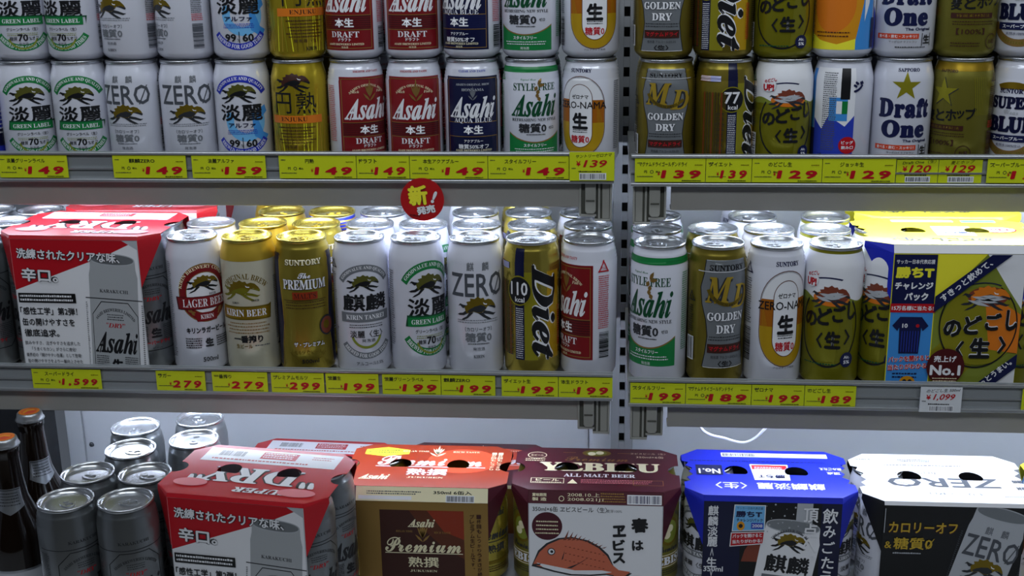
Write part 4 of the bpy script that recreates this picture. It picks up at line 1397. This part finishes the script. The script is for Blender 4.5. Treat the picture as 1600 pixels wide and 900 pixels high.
def fr_yeb(a):
    t = 111
    a.R(-79, 0, 79, t, 'lg'); a.R(-78, 0, 78, t, 'w')
    a.T('350ml×6缶 ヱビスビール〈生〉', -30, 104, 7, 88, 'k', .015); a.T('麦芽100%', 22, 103, 4, 18, 'GY')
    a.disc(-57, 82, 18, 'mr'); a.rows(-71, 87, -43, 4, 5, 1.8, 'cr', 2.2, .1, 'c')
    # sea bream, brush drawn
    body = [(-72, 36), (-66, 48), (-56, 58), (-42, 65), (-26, 67), (-10, 63), (4, 55), (14, 45), (20, 34), (28, 27), (42, 25), (34, 18), (40, 6), (28, 10), (22, 20), (12, 22), (-6, 20), (-28, 20), (-48, 24), (-62, 28), (-74, 31)]
    def grow(p, d):
        cx, cy = -20, 40
        return [(x + d * (1 if x > cx else -1), y + d * (1 if y > cy else -1)) for x, y in p]
    a.P(grow(body, 1.8), 'K'); a.P(body, 'fl'); a.P([(-70, 34), (-50, 30), (-24, 25), (8, 26), (20, 24), (12, 22), (-6, 20), (-28, 20), (-48, 24), (-62, 28)], 'w')
    a.L += 1
    for i in range(10): a.P([(-38 + i * 5, 64 - (i > 4) * (i - 4) * 1.8), (-34 + i * 5, 65 - (i > 4) * (i - 4) * 2.0), (-31 + i * 5, 78 - i * 2.3)], 'fd', up=False)
    a.P([(-34, 28), (-20, 34), (-6, 44), (-16, 36), (-28, 28)], 'K'); a.P([(-48, 30), (-40, 38), (-36, 52), (-38, 40)], 'K')
    a.disc(-52, 49, 4.2, 'w'); a.ring(-52, 49, 3.6, 4.6, 0, 360, 'K'); a.disc(-51.5, 49, 1.8, 'k')
    a.P([(-74, 32), (-64, 33), (-66, 31), (-73, 30)], 'K')
    a.L += 1
    for i in range(30):
        x = -36 + (i % 10) * 5; y = 56 - (i // 10) * 9 - (x + 36) * .22
        a.R(x, y, x + 2.2, y + .8, 'fd', up=False)
    for t_, x, y, h in (('春', 52, 86, 19), ('は', 50, 60, 13), ('ヱ', 28, 78, 15), ('ビ', 28, 60, 14), ('ス', 28, 43, 14)): a.T(t_, x, y, h, h * 1.05, 'k', .045, rot=4)
    a.disc(50, 8, 12, 'go'); a.disc(68, 10, 10, 'dgo')


def tp_yeb(a):
    a.disc(0, 46, 18, 'dgo', .55); a.disc(0, 46, 13, 'gr2', .5); a.disc(4, 47, 5, 'cr'); a.disc(-6, 44, 5, 'cr')
    a.R(-42, 46, -26, 47, 'bz'); a.R(26, 46, 42, 47, 'bz')
    a.T('Premium', 0, 28, 13, 78, 'bz', .005, ser=3)
    a.T('YEBISU', 4, 4, 26, 148, 'cr', .03, ser=1); a.T('ALL MALT BEER', 4, -20, 9, 86, 'w', .01, ser=1)
    a.T('350ml×6缶', 66, 36, 6, 34, 'cr', .01); a.T('ヱビスビール〈生〉', 64, 46, 5, 44, 'cr'); a.ring(-74, 36, 11, 12, 0, 360, 'cr', .8); a.T('生ビール', -74, 36, 5, 16, 'cr'); a.rows(-88, 24, -62, 2, 5, 2, 'cr', 2.4, .1)
    a.frame(-78, -44, -38, -30, .9, 'cr'); a.T('ビール', -58, -35, 7, 28, 'cr', .03); a.rows(-76, -42.5, -40, 1, 3, 1.8, 'cr', 2.2, .1)
    a.P([(-34, -44), (-22, -44), (-28, -32)], 'cr'); a.rows(-18, -34, 70, 3, 4, 1.8, 'pk', 2.6, .1); a.frame(44, -46, 80, -32, .8, 'bz')


def bv_yeb(a):
    a.T('2008.10.上', -14, 11, 4.4, 38, 'cr'); a.T('2008.021J1', -12, 5, 4.4, 42, 'cr'); a.T('賞味期限', -66, 10, 4, 17, 'cr', .02); a.T('製 造', -66, 5, 4, 17, 'cr', .02); a.bars(38, 2, 76, 11, 'n', 'w'); a.rows(6, 12, 36, 4, 3, 1.5, 'bz', 2, .1); a.ring(-40, 6, 2.5, 3.2, 0, 360, 'cr')


def fr_blue(a):
    t = 111
    a.R(-79, 0, 79, t, 'blk'); a.R(-79, 0, -36, t, 'N'); a.R(56, 0, 79, t, 'N'); a.P([(26, 60), (46, 60), (46, t), (28, t)], 'lg'); a.disc(30, 72, 8, 'fl', 1.3)
    a.P([(-30, 54), (-20, 70), (20, 74), (44, 60), (44, 40), (-34, 40)], 'fd')
    a.VT('麒麟淡麗〈生〉', -68, 106, 12, 'w', .02, 12.4); a.T('350ml', -66, 30, 6.4, 23, 'w', .02); a.T('6×缶', -66, 13, 16, 30, 'w', .03)
    def art(b):
        b.ring(0, 84, 27, 29, 40, 140, 'gy'); b.arcT('THE GREATER THE TASTE', 0, 84, 29, 3, 110, 'K', ser=1); b.beast(-2, 98, 40, 'k', 'dgo'); b.T('麒麟', 0, 72, 22, 56, 'k', .03); b.R(-30, 50, 30, 58, 'gy')
    can_picture(a, 12, -34, 1.0, art, 0, 'w', -6, 122, 40)
    a.L += 1
    for i in range(40): a.disc(-30 + (i * 37 % 76), 72 + (i * 53 % 38), .5 + (i % 3) * .3, 'lg', n=8, up=False)
    a.P([(-46, 76), (-8, 78), (-8, 108), (-44, 108)], 'w'); a.P([(-45, 77), (-9, 79), (-9, 107), (-43, 107)], 'lb')
    a.T('サッカー日本代表応援', -26, 104, 3, 30, 'n'); a.T('勝ちT', -27, 97, 7.5, 30, 'n', .05); a.T('チャレンジパック', -26, 90, 4, 30, 'n', .03); a.R(-24, 80, -10, 87, 'b'); a.T('2008', -17, 83.5, 4, 12, 'w', .02); a.disc(-36, 83, 4.5, 'O', 1.2); a.disc(-36, 83, 2.4, 'k', 1)
    a.P([(-48, 58), (-9, 62), (-8, 77), (-47, 75)], 'w'); a.P([(-47, 59), (-10, 63), (-9, 76), (-46, 74)], 'R'); a.T('パックを開けると', -28, 71.5, 4.6, 34, 'w', .03, rot=4); a.T('当たりがわかる!', -28, 65, 4.6, 34, 'w', .03, rot=4)
    a.VT('飲みごたえ、', 66, 106, 18, 'w', .02, 18.5); a.VT('頂点へ。', 44, 106, 17, 'w', .02, 18)


def tp_blue(a):
    a.R(-50, 44, 80, 56, 'w'); a.bars(-48, 46, -8, 54, 'k', None); a.R(-6, 45, 78, 55, 'w'); a.rows(-6, 48, 60, 1, 3, 1.6, 'gy', 2.4, .2)
    a.rows(-90, 30, 80, 1, 5, 2.2, 'n', 4, .05)
    a.T('麒麟淡麗〈生〉', 0, -38, 17, 128, 'w', .02, rot=180)
    a.P([(-16, -22), (26, -22), (28, 22), (-18, 22)], 'w'); a.R(-16, 8, 26, 20, 'R'); a.rows(-13, 13, 23, 2, 4, 2, 'w', 3, .1); a.T('勝ちT', 5, -12, 10, 32, 'n', .04, rot=180)
    a.R(-84, -10, -52, 18, 'n'); a.T('No.1', -68, 0, 14, 26, 'w', .03, rot=180); a.T('飲みごたえ', 78, 12, 7, 26, 'w', .02, rot=180); a.T('頂点', 80, 0, 7, 16, 'w', .02, rot=180)


def fr_zero(a):
    t = 111
    a.R(-79, 0, 79, t, 'blk')
    def art(b): d_zero(b)
    can_picture(a, 24, -26, 1.1, art, 0, 'lg', -13, 124, 36)
    a.T('カロリーオフ', -34, 86, 13, 78, 'Br', .05, up=True); a.T('カロリーオフ', -34, 86.5, 12.5, 77, 'GO', .02); a.T('&', -72, 66, 8, 8, 'GO', .01); a.T('糖質0', -44, 68, 14, 44, 'GO', .02); a.P([(-29, 62), (-28, 62), (-20, 74), (-21, 74)], 'GO'); a.rows(-66, 56, -34, 1, 3, 1.8, 'lg', 1.8, .0)
    a.T('350ml', -68, 12, 8, 24, 'w', .02); a.R(-78, 80, -77.2, 108, 'lg')


def tp_zero(a):
    a.T('ZERO', 0, -14, 26, 130, 'GY', .02, rot=180); a.P([(-66, -4), (-64, -4), (-36, -24), (-38, -24)], 'GY'); a.T('キリン・ゼロ', 8, -44, 6, 62, 'gy', .01, rot=180)
    a.T('麒', 86, -26, 9, 12, 'GY', .02, rot=180); a.T('麟', 86, -8, 9, 12, 'GY', .02, rot=180); a.T('カロリーオフ', -26, 12, 7, 50, 'gy', .02, rot=180)
    a.rows(-60, 32, 40, 1, 4, 2, 'GY', 4, .6); a.T('KIRIN', -82, 48, 4, 18, 'GY', ser=1, rot=180); a.rows(-40, 48, 0, 2, 4, 2, 'GY', 2.4, .1); a.rows(60, -50, 84, 1, 3, 1.6, 'GY', 2, .1)


def fr_nodo(a):
    t = 157
    a.R(-72, 0, 72, t, 'gr2'); a.P([(-26, t), (30, t), (-26, 96)], 'Y'); a.P([(30, t), (72, t), (72, 96), (56, 118)], 'w'); a.P([(72, 0), (40, 0), (72, 30)], 'w'); a.P([(-30, 0), (0, 0), (30, 40), (-10, 60), (-30, 40)], 'og')
    a.R(-72, 0, -23, t, 'y'); a.R(-71, 2, -24, t - 1, 'sb'); a.R(-71, 98, -24, t - 1, 'n')
    a.T('サッカー日本代表応援', -47.5, 148, 5, 42, 'w', .02); a.T('勝ちT', -47.5, 136, 13, 42, 'Y', .06); a.T('チャレンジ', -47.5, 121, 8.5, 42, 'w', .05); a.T('パック', -44, 109, 9, 26, 'w', .05)
    a.R(-72, 91, -22, 101, 'R'); a.T('15万名様に当たる!', -47, 96, 5.4, 46, 'w', .03)
    a.P([(-68, 76), (-60, 86), (-36, 86), (-28, 76), (-34, 70), (-36, 74), (-37, 44), (-59, 44), (-60, 74), (-62, 70)], 'n'); a.T('10', -54, 76, 5, 6, 'w', .03); a.disc(-40, 76, 2, 'R')
    a.L += 1
    for i in range(7): a.R(-57 + i * 3, 46, -56.4 + i * 3, 70, 'b', up=False)
    for c, b in (('w', .09), ('R', .035)):
        a.T('パックを開けると', -47, 38, 7, 46, c, b, rot=4); a.T('当たりがわかる!', -47, 29, 7, 46, c, b, rot=4)
    a.rows(-64, 20, -32, 2, 4, 1.8, 'n', 3, .2); a.disc(-47, 10, 9, 'O', .9); a.disc(-50, 10, 3, 'k', 1.4); a.disc(-44, 10, 3, 'k', 1.4)
    a.disc(28, 76, 44, 'og', 1.0); a.P([(30, 116), (72, 90), (72, 46), (40, 50)], 'o'); a.ring(26, 78, 41.5, 43, 130, 420, 'k', 1.15)
    a.ring(30, 112, 26, 28, 50, 140, 'n', .5); a.disc(34, 110, 22, 'fd', .5); a.beast(32, 108, 50, 'K', 'o'); 
    a.L += 1
    for i in range(5): a.leaf(12 + i * 4, 106 + (i % 2) * 4, 26, 2.0, -16 + i * 5, 'lg')
    for c, b in (('w', .08), ('k', .05)):
        for t_, x, y, h, w in (('の', -2, 74, 20, 20), ('ど', 20, 78, 22, 20), ('ご', 42, 82, 20, 18), ('し', 62, 84, 24, 13), ('〈', 8, 50, 20, 9), ('生', 30, 52, 24, 23), ('〉', 54, 56, 20, 9)): a.T(t_, x, y, h, w, c, b)
    a.P([(-24, 92), (-24, 110), (34, t), (56, t)], 'n'); a.T('すきっと飲めて、', 8, 128, 8.5, 66, 'w', .03, rot=40)
    a.P([(18, 0), (38, 0), (72, 30), (72, 46)], 'n'); a.T('ぐぐっとうまい。', 44, 19, 7.5, 56, 'w', .03, rot=41)
    a.disc(-6, 30, 21, 'dr'); a.T('売上げ', -7, 39, 7.5, 25, 'w', .03); a.T('No.1', -6, 26, 12, 34, 'w', .04); a.rows(-20, 16, 8, 2, 3, 1.2, 'cr', 1.8, .1, 'c')
    a.T('500ml', 56, 5, 6, 18, 'K', .02)


def tp_nodo(a):
    a.R(-60, 46, 80, 56, 'Y'); a.bars(-50, 46, 20, 55, 'gy', 'w'); a.R(30, 44, 70, 54, 'lb'); a.P([(-14, -22), (30, -22), (32, 22), (-12, 22)], 'w'); a.R(-10, 6, 28, 18, 'pk'); a.T('勝ちT', 9, -8, 9, 28, 'b', .04, rot=180)
    a.disc(58, 6, 24, 'R', .6); a.disc(58, 6, 22, 'w', .55); a.T('No.1', 58, 6, 10, 30, 'R', .04, rot=180); a.T('のどごし〈生〉', -14, -40, 14, 110, 'n', .03, rot=180)


def bv_nodo(a): a.R(-72, .2, 72, 9.4, 'w')


def pack_cans(key, loc, rotz, who, spots, group):
    c, s_ = math.cos(R(rotz)), math.sin(R(rotz))
    for nm, x, y, r in spots:
        can(key, loc[0] + x * c - y * s_, loc[1] + x * s_ + y * c, loc[2] + .0012, who % nm, group, r, face=False)


FL, FR, BL, BR_ = ('front left', -.0665, -.0332), ('front right', .0665, -.0332), ('back left', -.0665, .0335), ('back right', .0665, .0335)
GP = 'cans held in the cartons'

# middle shelf packs
l = (-.631, RY_MID + .018 + .0675, Z_MID)
carton('red and white six-pack of tall silver cans, front of middle shelf', 168, l, -1.5, 'w', 'R', 'R', fr_dry(168), tp_dry)
pack_cans('dry5', l, -1.5, 'tall silver can at the %s corner of the red six-pack, middle shelf', [FL + (-30,), FR + (40,), BR_ + (30,)], GP)
l = (-.612, RY_MID + .018 + .0675 + .141, Z_MID)
carton('second red and white six-pack behind the front one, middle shelf', 168, l, 2, 'w', 'R', 'R', fr_dry(168), tp_dry)
pack_cans('dry5', l, 2, 'tall silver can at the %s corner of the second red six-pack', [FR + (30,)], GP)
l = (.389, RY_MID + DR + .018 + .0675, Z_MID)
carton('yellow six-pack with a football shirt panel, front of middle shelf', 168, l, 0, 'y', 'Y', 'w', fr_nodo, tp_nodo, bv_nodo, hw=72, notch='jag', bh=9, flap='nb')
pack_cans('nodo5', l, 0, 'tall olive can at the %s corner of the yellow six-pack', [FL + (-38,), FR + (30,), BL + (-50,)], GP)
l = (.404, RY_MID + DR + .018 + .0675 + .141, Z_MID)
carton('second yellow six-pack behind the shirt panel one, middle shelf', 168, l, 0, 'y', 'Y', 'Y', fr_nodo, tp_nodo, None, hw=72, notch='jag')
pack_cans('nodo5', l, 0, 'tall olive can at the %s corner of the second yellow six-pack', [FL + (-38,)], GP)

# bottom deck packs
l = (-.393, 1.238, Z_BOT)
carton('red and white six-pack of tall silver cans on the bottom deck', 168, l, -7, 'w', 'R', 'R', fr_dry(168), tp_dry)
pack_cans('dry5', l, -7, 'tall silver can at the %s corner of the bottom red six-pack', [FL + (-30,), FR + (38,), BR_ + (60,)], GP)
l = (-.218, Y_PK + .0675, Z_BOT)
carton('brown and bronze six-pack with script lettering, bottom deck', 122, l, 0, 'bz', 'ro', 'cr', fr_prem, tp_prem, bv_prem, bh=16, flap='mr')
pack_cans('pregold', l, 0, 'gold ribbed can at the %s corner of the brown six-pack', [FL + (-40,), FR + (40,), BL + (-40,)], GP)
l = (-.012, Y_PK + .0675, Z_BOT)
carton('maroon six-pack with a sea bream drawing on white, bottom deck', 122, l, 0, 'w', 'mr', 'mr', fr_yeb, tp_yeb, bv_yeb, bh=14)
pack_cans('yebisu', l, 0, 'olive gold can at the %s corner of the maroon six-pack', [FL + (-40,), FR + (40,), BL + (-40,), BR_ + (50,)], GP)
l = (.193, Y_PK + .0675, Z_BOT)
carton('bright blue six-pack with black front, bottom deck', 122, l, 0, 'blk', 'nb', 'nb', fr_blue, tp_blue, None, notch='jag', bh=6)
pack_cans('tansm', l, 0, 'white grey-banded can at the %s corner of the blue six-pack', [FL + (-40,), FR + (60,), BL + (-50,)], GP)
l = (.3975, Y_PK + .0675 - .004, Z_BOT)
carton('white-topped black six-pack with gold lettering, bottom deck', 122, l, 0, 'blk', 'w', 'w', fr_zero, tp_zero, None, notch='jag', flap='blk')
pack_cans('zero', l, 0, 'white can at the %s corner of the white-topped six-pack', [FL + (-80,), FR + (70,), BL + (-60,)], GP)
l = (.603, Y_PK + .0675 - .008, Z_BOT)
carton('yellow six-pack cut by the right edge, bottom deck', 122, l, 0, 'gr2', 'Y', 'Y', lambda a: a.R(-60, 0, 60, 100, 'og'), lambda a: a.T('のどごし〈生〉', 0, -30, 12, 100, 'n', .03, rot=180), None, notch='jag')
pack_cans('jug', l, 0, 'colourful can at the %s corner of the right-edge six-pack', [FL + (-30,), BL + (-30,)], GP)
# packs of the row behind, on the lower rear part of the deck
l = (-.395, 1.436 + .072, Z_REAR)
carton('red and grey six-pack behind the bottom red one', 122, l, -3, 'w', 'R', 'R', fr_dry(122), tp_dry)
pack_cans('drysm', l, -3, 'small silver can at the %s corner of the rear red six-pack', [FR + (38,)], GP)
l = (-.178, 1.436 + .072, Z_REAR)
carton('brown six-pack behind the bronze one, bottom deck rear', 122, l, 0, 'bz', 'mr', 'cr', fr_prem, tp_prem, None)

# ------------------------------------------------------------------ silver tall cans at the left of the bottom deck
G = 'silver tall cans on the bottom deck'
for x, y, r, lab in ((-.5900, 1.171, 24, 'silver tall can nearest the brown bottles, front row, bottom deck'), (-.5235, 1.174, 6, 'silver tall can touching the bottom red six-pack, front row'),
                     (-.5945, 1.240, 0, 'silver tall can near the bottles, second row, bottom deck'), (-.5275, 1.242, 0, 'silver tall can behind the one touching the red six-pack, second row'),
                     (-.570, 1.308, 0, 'silver tall can on the left, third row, bottom deck'), (-.503, 1.341, 0, 'silver tall can behind the red six-pack, third row, bottom deck'),
                     (-.590, 1.376, 0, 'silver tall can on the left, fourth row, bottom deck'), (-.518, 1.408, 0, 'silver tall can behind the red six-pack, fourth row, bottom deck')):
    can('dry5', x, y, Z_BOT, lab, G, r)

# ------------------------------------------------------------------ brown bottles
M_GLASS = mat('brown_glass', '120a06', .08, 0, 0, spec=.7)
bprof = [(0, 34), (2, 36.5), (6, 37.5), (150, 37.5), (165, 36.5), (182, 31), (198, 24), (214, 18.5), (232, 16), (262, 14.2), (268, 14.6), (270, 15.6), (276, 15.6), (279, 14), (284, 13.4)]
ME_B = lathe('glass', bprof, M_GLASS, 40, cap0=True)
ab = Art()
ab.P([(-40, 62), (40, 62), (40, 124), (30, 134), (-30, 134), (-40, 124)], 'sil'); ab.P([(-37, 64), (37, 64), (37, 122), (28, 131), (-28, 131), (-37, 122)], 'lg')
ab.arcT('ASAHI BREWERIES LIMITED', 0, 88, 34, 4, 100, 'K', ser=1); ab.T('Asahi', 0, 98, 20, 54, 'k', .02, ser=2); ab.T('生', 0, 80, 10, 12, 'k', .04); ab.rows(-28, 76, 28, 4, 3, 1.2, 'K', 2, .1, 'c')
ME_BL = ab.wrap('label', bprof)
an = Art()
an.P([(-15, 228), (15, 228), (15, 206), (0, 198), (-15, 206)], 'sil'); an.rows(-11, 222, 11, 5, 3.4, 1.4, 'K', 2, .1, 'c'); an.R(-14, 226, 14, 227, 'K')
an.items = [(V * [2.0, 1], T, c, L) for V, T, c, L in an.items]
ME_BN = an.wrap('neck_label', bprof, 4)
cv, cf = [], []
seg = 42
rings = [(276.5, 15.6), (277.5, 16.6), (280, 15.6), (283, 14.9), (285.4, 14.3), (286.4, 13.4), (286.7, 12.4), (286.7, .01)]
for q, (z, r) in enumerate(rings):
    for i in range(seg):
        rr = r + (.7 if q < 2 and i % 2 else 0)
        cv.append((rr * .001 * math.cos(2 * math.pi * i / seg), rr * .001 * math.sin(2 * math.pi * i / seg), z * .001))
for q in range(len(rings) - 1):
    for i in range(seg):
        j = (i + 1) % seg
        cf.append([q * seg + i, q * seg + j, (q + 1) * seg + j, (q + 1) * seg + i])
ME_CAP = mesh('cap', cv, cf, mat('cap_silver', 'b9bcc0', .3, .8), smooth=True)
acap = Art(); acap.disc(0, 0, 12.2, 'o'); acap.disc(0, 0, 9, 'rd', .9); acap.P([(-8, -3), (0, 2), (8, -2), (7, 4), (0, 7), (-7, 3)], 'O')
zb_ = .661
for px, py, Yb, lab, rt in ((46, 648, 1.328, 'dark brown beer bottle nearer the silver cans with white label', 20), (6, 686, 1.250, 'dark brown beer bottle at the left edge with orange cap', -10)):
    p = at(px, py, Yb)
    root = tagp(link('beer_bottle', None, None, (p.x, Yb, zb_)), lab, 'bottle', 'brown bottles')
    root.rotation_euler.z = math.atan2(p.x, -Yb) * 0 + R(rt) + math.atan2(-p.x, Yb) * -1 * -1
    link('glass', ME_B, root); link('front_label', ME_BL, root); link('neck_label', ME_BN, root)
    c = link('crown_cap', ME_CAP, root)
    acap.flat('cap_print', lambda u, v, w: (u * .001, v * .001, .2867 + w * .001), c)

# ------------------------------------------------------------------ price tags
M_TAG = mat('tag_yellow', 'cbd61c', .4, 0, .04, 40)
M_TAGW = mat('tag_white', 'd8dbe0', .4, 0, .03, 40)


def tag_thing(x0, x1, zc, h, ry, label, name, price, style='p', white=False, cut=0):
    w = (x1 - x0)
    o = MB().box(-w / 2, -.0004, -h / 2, w / 2, .0004, h / 2).build('price_tag', M_TAGW if white else M_TAG, None, ((x0 + x1) / 2, ry - .0042 if style == 'h' else ry - .0016, zc))
    tagp(o, label, 'price tag', 'price tags on the rails')
    a = Art()
    W, H = w * 1000, h * 1000
    if style == 'p':
        nw = min(W * .68, len(name) * 5.2)
        a.T(name, -W * .1 if W > 75 else -W / 2 + 3 + nw / 2, H * .27, 5.2, nw, 'k', .02)
        a.rows(-W / 2 + 2.5, H * .3, -W / 2 + 8, 1, 2, 1.1, 'K', 1.2, 0)
        if W > 70: a.T('円', -W / 2 + 12, -H * .06, 3.2, 3.2, 'k', .02); a.ring(-W / 2 + 19, -H * .06, 1.4, 2, 0, 360, 'K'); a.T('税込', -W / 2 + 26, -H * .06, 2.4, 5.4, 'k', .02)
        a.rows(-W / 2 + 2.5, -H * .28, -W / 2 + 22, 1, 2, 1.1, 'K', 1.0, .1)
        pw = min(44, W * .58)
        a.T(price, W / 2 - 5 - pw / 2, -H * .16, 9.4, pw, 'R', .045, sh=.18, sp=1.35)
        a.T('¥', W / 2 - 8 - pw, -H * .14, 4.2, 2.6, 'R', .02)
        a.rows(W / 2 - 26, -H * .46, W / 2 - 4, 1, 2, 1.3, 'k', 1.3, .1); a.rows(W / 2 - 12, H * .22, W / 2 - 3, 1, 2, 1.1, 'dgo', 1, 0)
    else:
        a.T(name, 2, H * .38, 4.0, min(W * .8, len(name) * 5), 'k', .008, sh=.3, rot=3)
        a.T('¥', -W * .3, H * .1, 6, 5, 'R', .03); a.T(price, W * .08, H * .1, 8.4, W * .5, 'R', .02, sh=.35)
        a.rows(-W * .3, -H * .2, W * .3, 1, 2, 1.6, 'k', 1.6, .2); a.rows(-W * .45, -H * .08, -W * .36, 1, 2, 1.2, 'K', 1, 0)
        if W > 45: a.bars(-W * .26, -H * .44, W * .3, -H * .26, 'GY', 'w')
    a.flat('tag_print', lambda u, v, w_: (u * .001, -.0005 - w_ * .001, v * .001), o, off=.05, step=.02)
    return o


TT = [(0, 107, '淡麗グリーンラベル', '149', 'under the green-banded small cans'), (178, 292, '麒麟ZERO', '149', 'under the small ZERO cans'), (301, 416, '淡麗アルファ', '159', 'under the blue-banded can'), (437, 557, '円熟', '149', 'under the small gold can'),
      (558, 640, 'ドラフト', '149', 'under the maroon small cans'), (641, 762, '本生アクアブルー', '149', 'under the navy can'), (763, 889, 'スタイルフリー', '149', 'under the small green and white can'),
      (992, 1102, 'マグナムドライゴールデンドライ', '139', 'under the small GOLDEN DRY can'), (1103, 1174, 'ダイエット', '139', 'under the small gold 77 kcal can'), (1175, 1284, 'のどごし生', '129', 'under the small black-ringed can'), (1285, 1399, 'ジョッキ生', '129', 'under the orange and blue can'),
      (1542, 1650, 'スーパーブルー', '129', 'under the SUPER BLUE can')]
for x0, x1, nm, pr, lab in TT:
    ry = RY_TOP + (DR if x0 > 975 else 0)
    tag_thing(at(x0, 262, ry).x, at(x1, 262, ry).x, 1.2405, .0265, ry, 'yellow price tag reading %s %s' % (pr, lab), nm, pr)
ry = RY_TOP
tag_thing(at(890, 258, ry).x, at(960, 258, ry).x, 1.2425, .0330, ry, 'handwritten yellow tag reading 139 with a barcode, top shelf', 'サントリーゼロナマ', '139', 'h')
ry = RY_TOP + DR
tag_thing(at(1401, 262, ry).x, at(1466, 262, ry).x, 1.240, .0265, ry + .0047, 'handwritten yellow tag reading 120 under the gold-starred can', 'Draft One（生）', '120', 'h')
tag_thing(at(1467, 262, ry).x, at(1535, 262, ry).x, 1.240, .0265, ry + .0047, 'handwritten yellow tag reading 129 under the pale-starred can', '麦とホップ', '129', 'h')
MT = [(53, 160, 'スーパードライ', '1,599', 'under the red tall six-pack'), (246, 322, 'ラガー', '279', 'under the LAGER can'), (333, 419, '一番搾り', '279', 'under the cream and gold can'), (425, 507, 'プレミアムモルツ', '299', 'under the PREMIUM can'), (510, 592, '淡麗生', '199', 'under the tall grey-banded can'),
      (598, 689, '淡麗グリーンラベル', '199', 'under the tall green-banded can'), (690, 774, '麒麟ZERO', '199', 'under the tall ZERO can'), (784, 872, 'ダイエット生', '199', 'under the 110 kcal can'), (873, 957, '本生ドラフト', '199', 'under the tall maroon can'),
      (985, 1071, 'スタイルフリー', '199', 'under the tall green-necked can'), (1072, 1174, 'マグナムドライゴールデンドライ', '189', 'under the tall GOLDEN DRY can'), (1175, 1257, 'ゼロナマ', '199', 'under the tall golden zero can'), (1258, 1338, 'のどごし生', '189', 'under the tall black-ringed can')]
for x0, x1, nm, pr, lab in MT:
    ry = RY_MID + (DR if x0 > 975 else 0)
    tag_thing(max(at(x0, 600, ry).x, XR + .001 if x0 > 975 else -9), at(x1, 600, ry).x, .9886, .0245, ry, 'yellow price tag reading %s %s' % (pr, lab), nm, pr)
tag_thing(at(1437, 610, ry).x, at(1502, 610, ry).x, .9875, .0300, ry, 'handwritten white tag reading 1,099 under the yellow six-pack', 'のどごし生 500ml', '1,099', 'h', True)
tag_thing(at(1598, 605, ry).x, at(1680, 605, ry).x, .9886, .0245, ry, 'yellow price tag cut by the right edge, middle shelf', 'のどごし生', '1,099')

# round red sign hanging from the upper left shelf
p = at(659, 313, RY_TOP - .008)
sg = lathe('sign', [(0, 25.5), (.8, 25.5)], mat('sign_red', 'b4161a', .4, 0, .04, 30), 48, True, True)
sg.polygons.foreach_set('use_smooth', [False] * len(sg.polygons))
so = link('round_sign', sg, None, (p.x, RY_TOP - .0033, p.z))
so.rotation_euler.x = R(90)
tagp(so, 'round red sign with yellow and white characters on the upper shelf lip', 'sign')
a = Art()
for c, b in (('br', .09), ('Y', .05)): a.T('新', -5, 5, 24, 23, c, b, rot=6)
for c, b in (('br', .09), ('w', .05)): a.T('発売', 4, -12, 10, 22, c, b, rot=10); a.T('!', 14, 3, 15, 4, c, b, rot=-22)
a.T('KIRIN', -9, -19, 2.6, 12, 'dr', .02, rot=-8)
a.flat('sign_print', lambda u, v, w: (u * .001, v * .001, .0008 + w * .001), so)
# white cable under the middle right shelf
pts = []
Yc = RY_MID + .10
for px, py in ((1094, 640), (1093, 660), (1098, 672), (1112, 680), (1130, 684), (1150, 690), (1165, 691), (1180, 684), (1193, 672), (1208, 655), (1216, 640)):
    pts.append(at(px, py, Yc + .01 * math.sin(px * .05)))
dense = []
for i in range(len(pts) - 1):
    p0, p1, p2, p3 = pts[max(i - 1, 0)], pts[i], pts[i + 1], pts[min(i + 2, len(pts) - 1)]
    for t in (0, .25, .5, .75):
        dense.append(.5 * ((2 * p1) + (p2 - p0) * t + (2 * p0 - 5 * p1 + 4 * p2 - p3) * t * t + (3 * p1 - p0 - 3 * p2 + p3) * t ** 3))
dense.append(pts[-1])
o = MB().tube(dense, .0018, 8).build('power_cable', mat('cable_white', 'd6d8d6', .4), smooth=True)
tagp(o, 'white power cable looping down under the middle right shelf', 'cable')
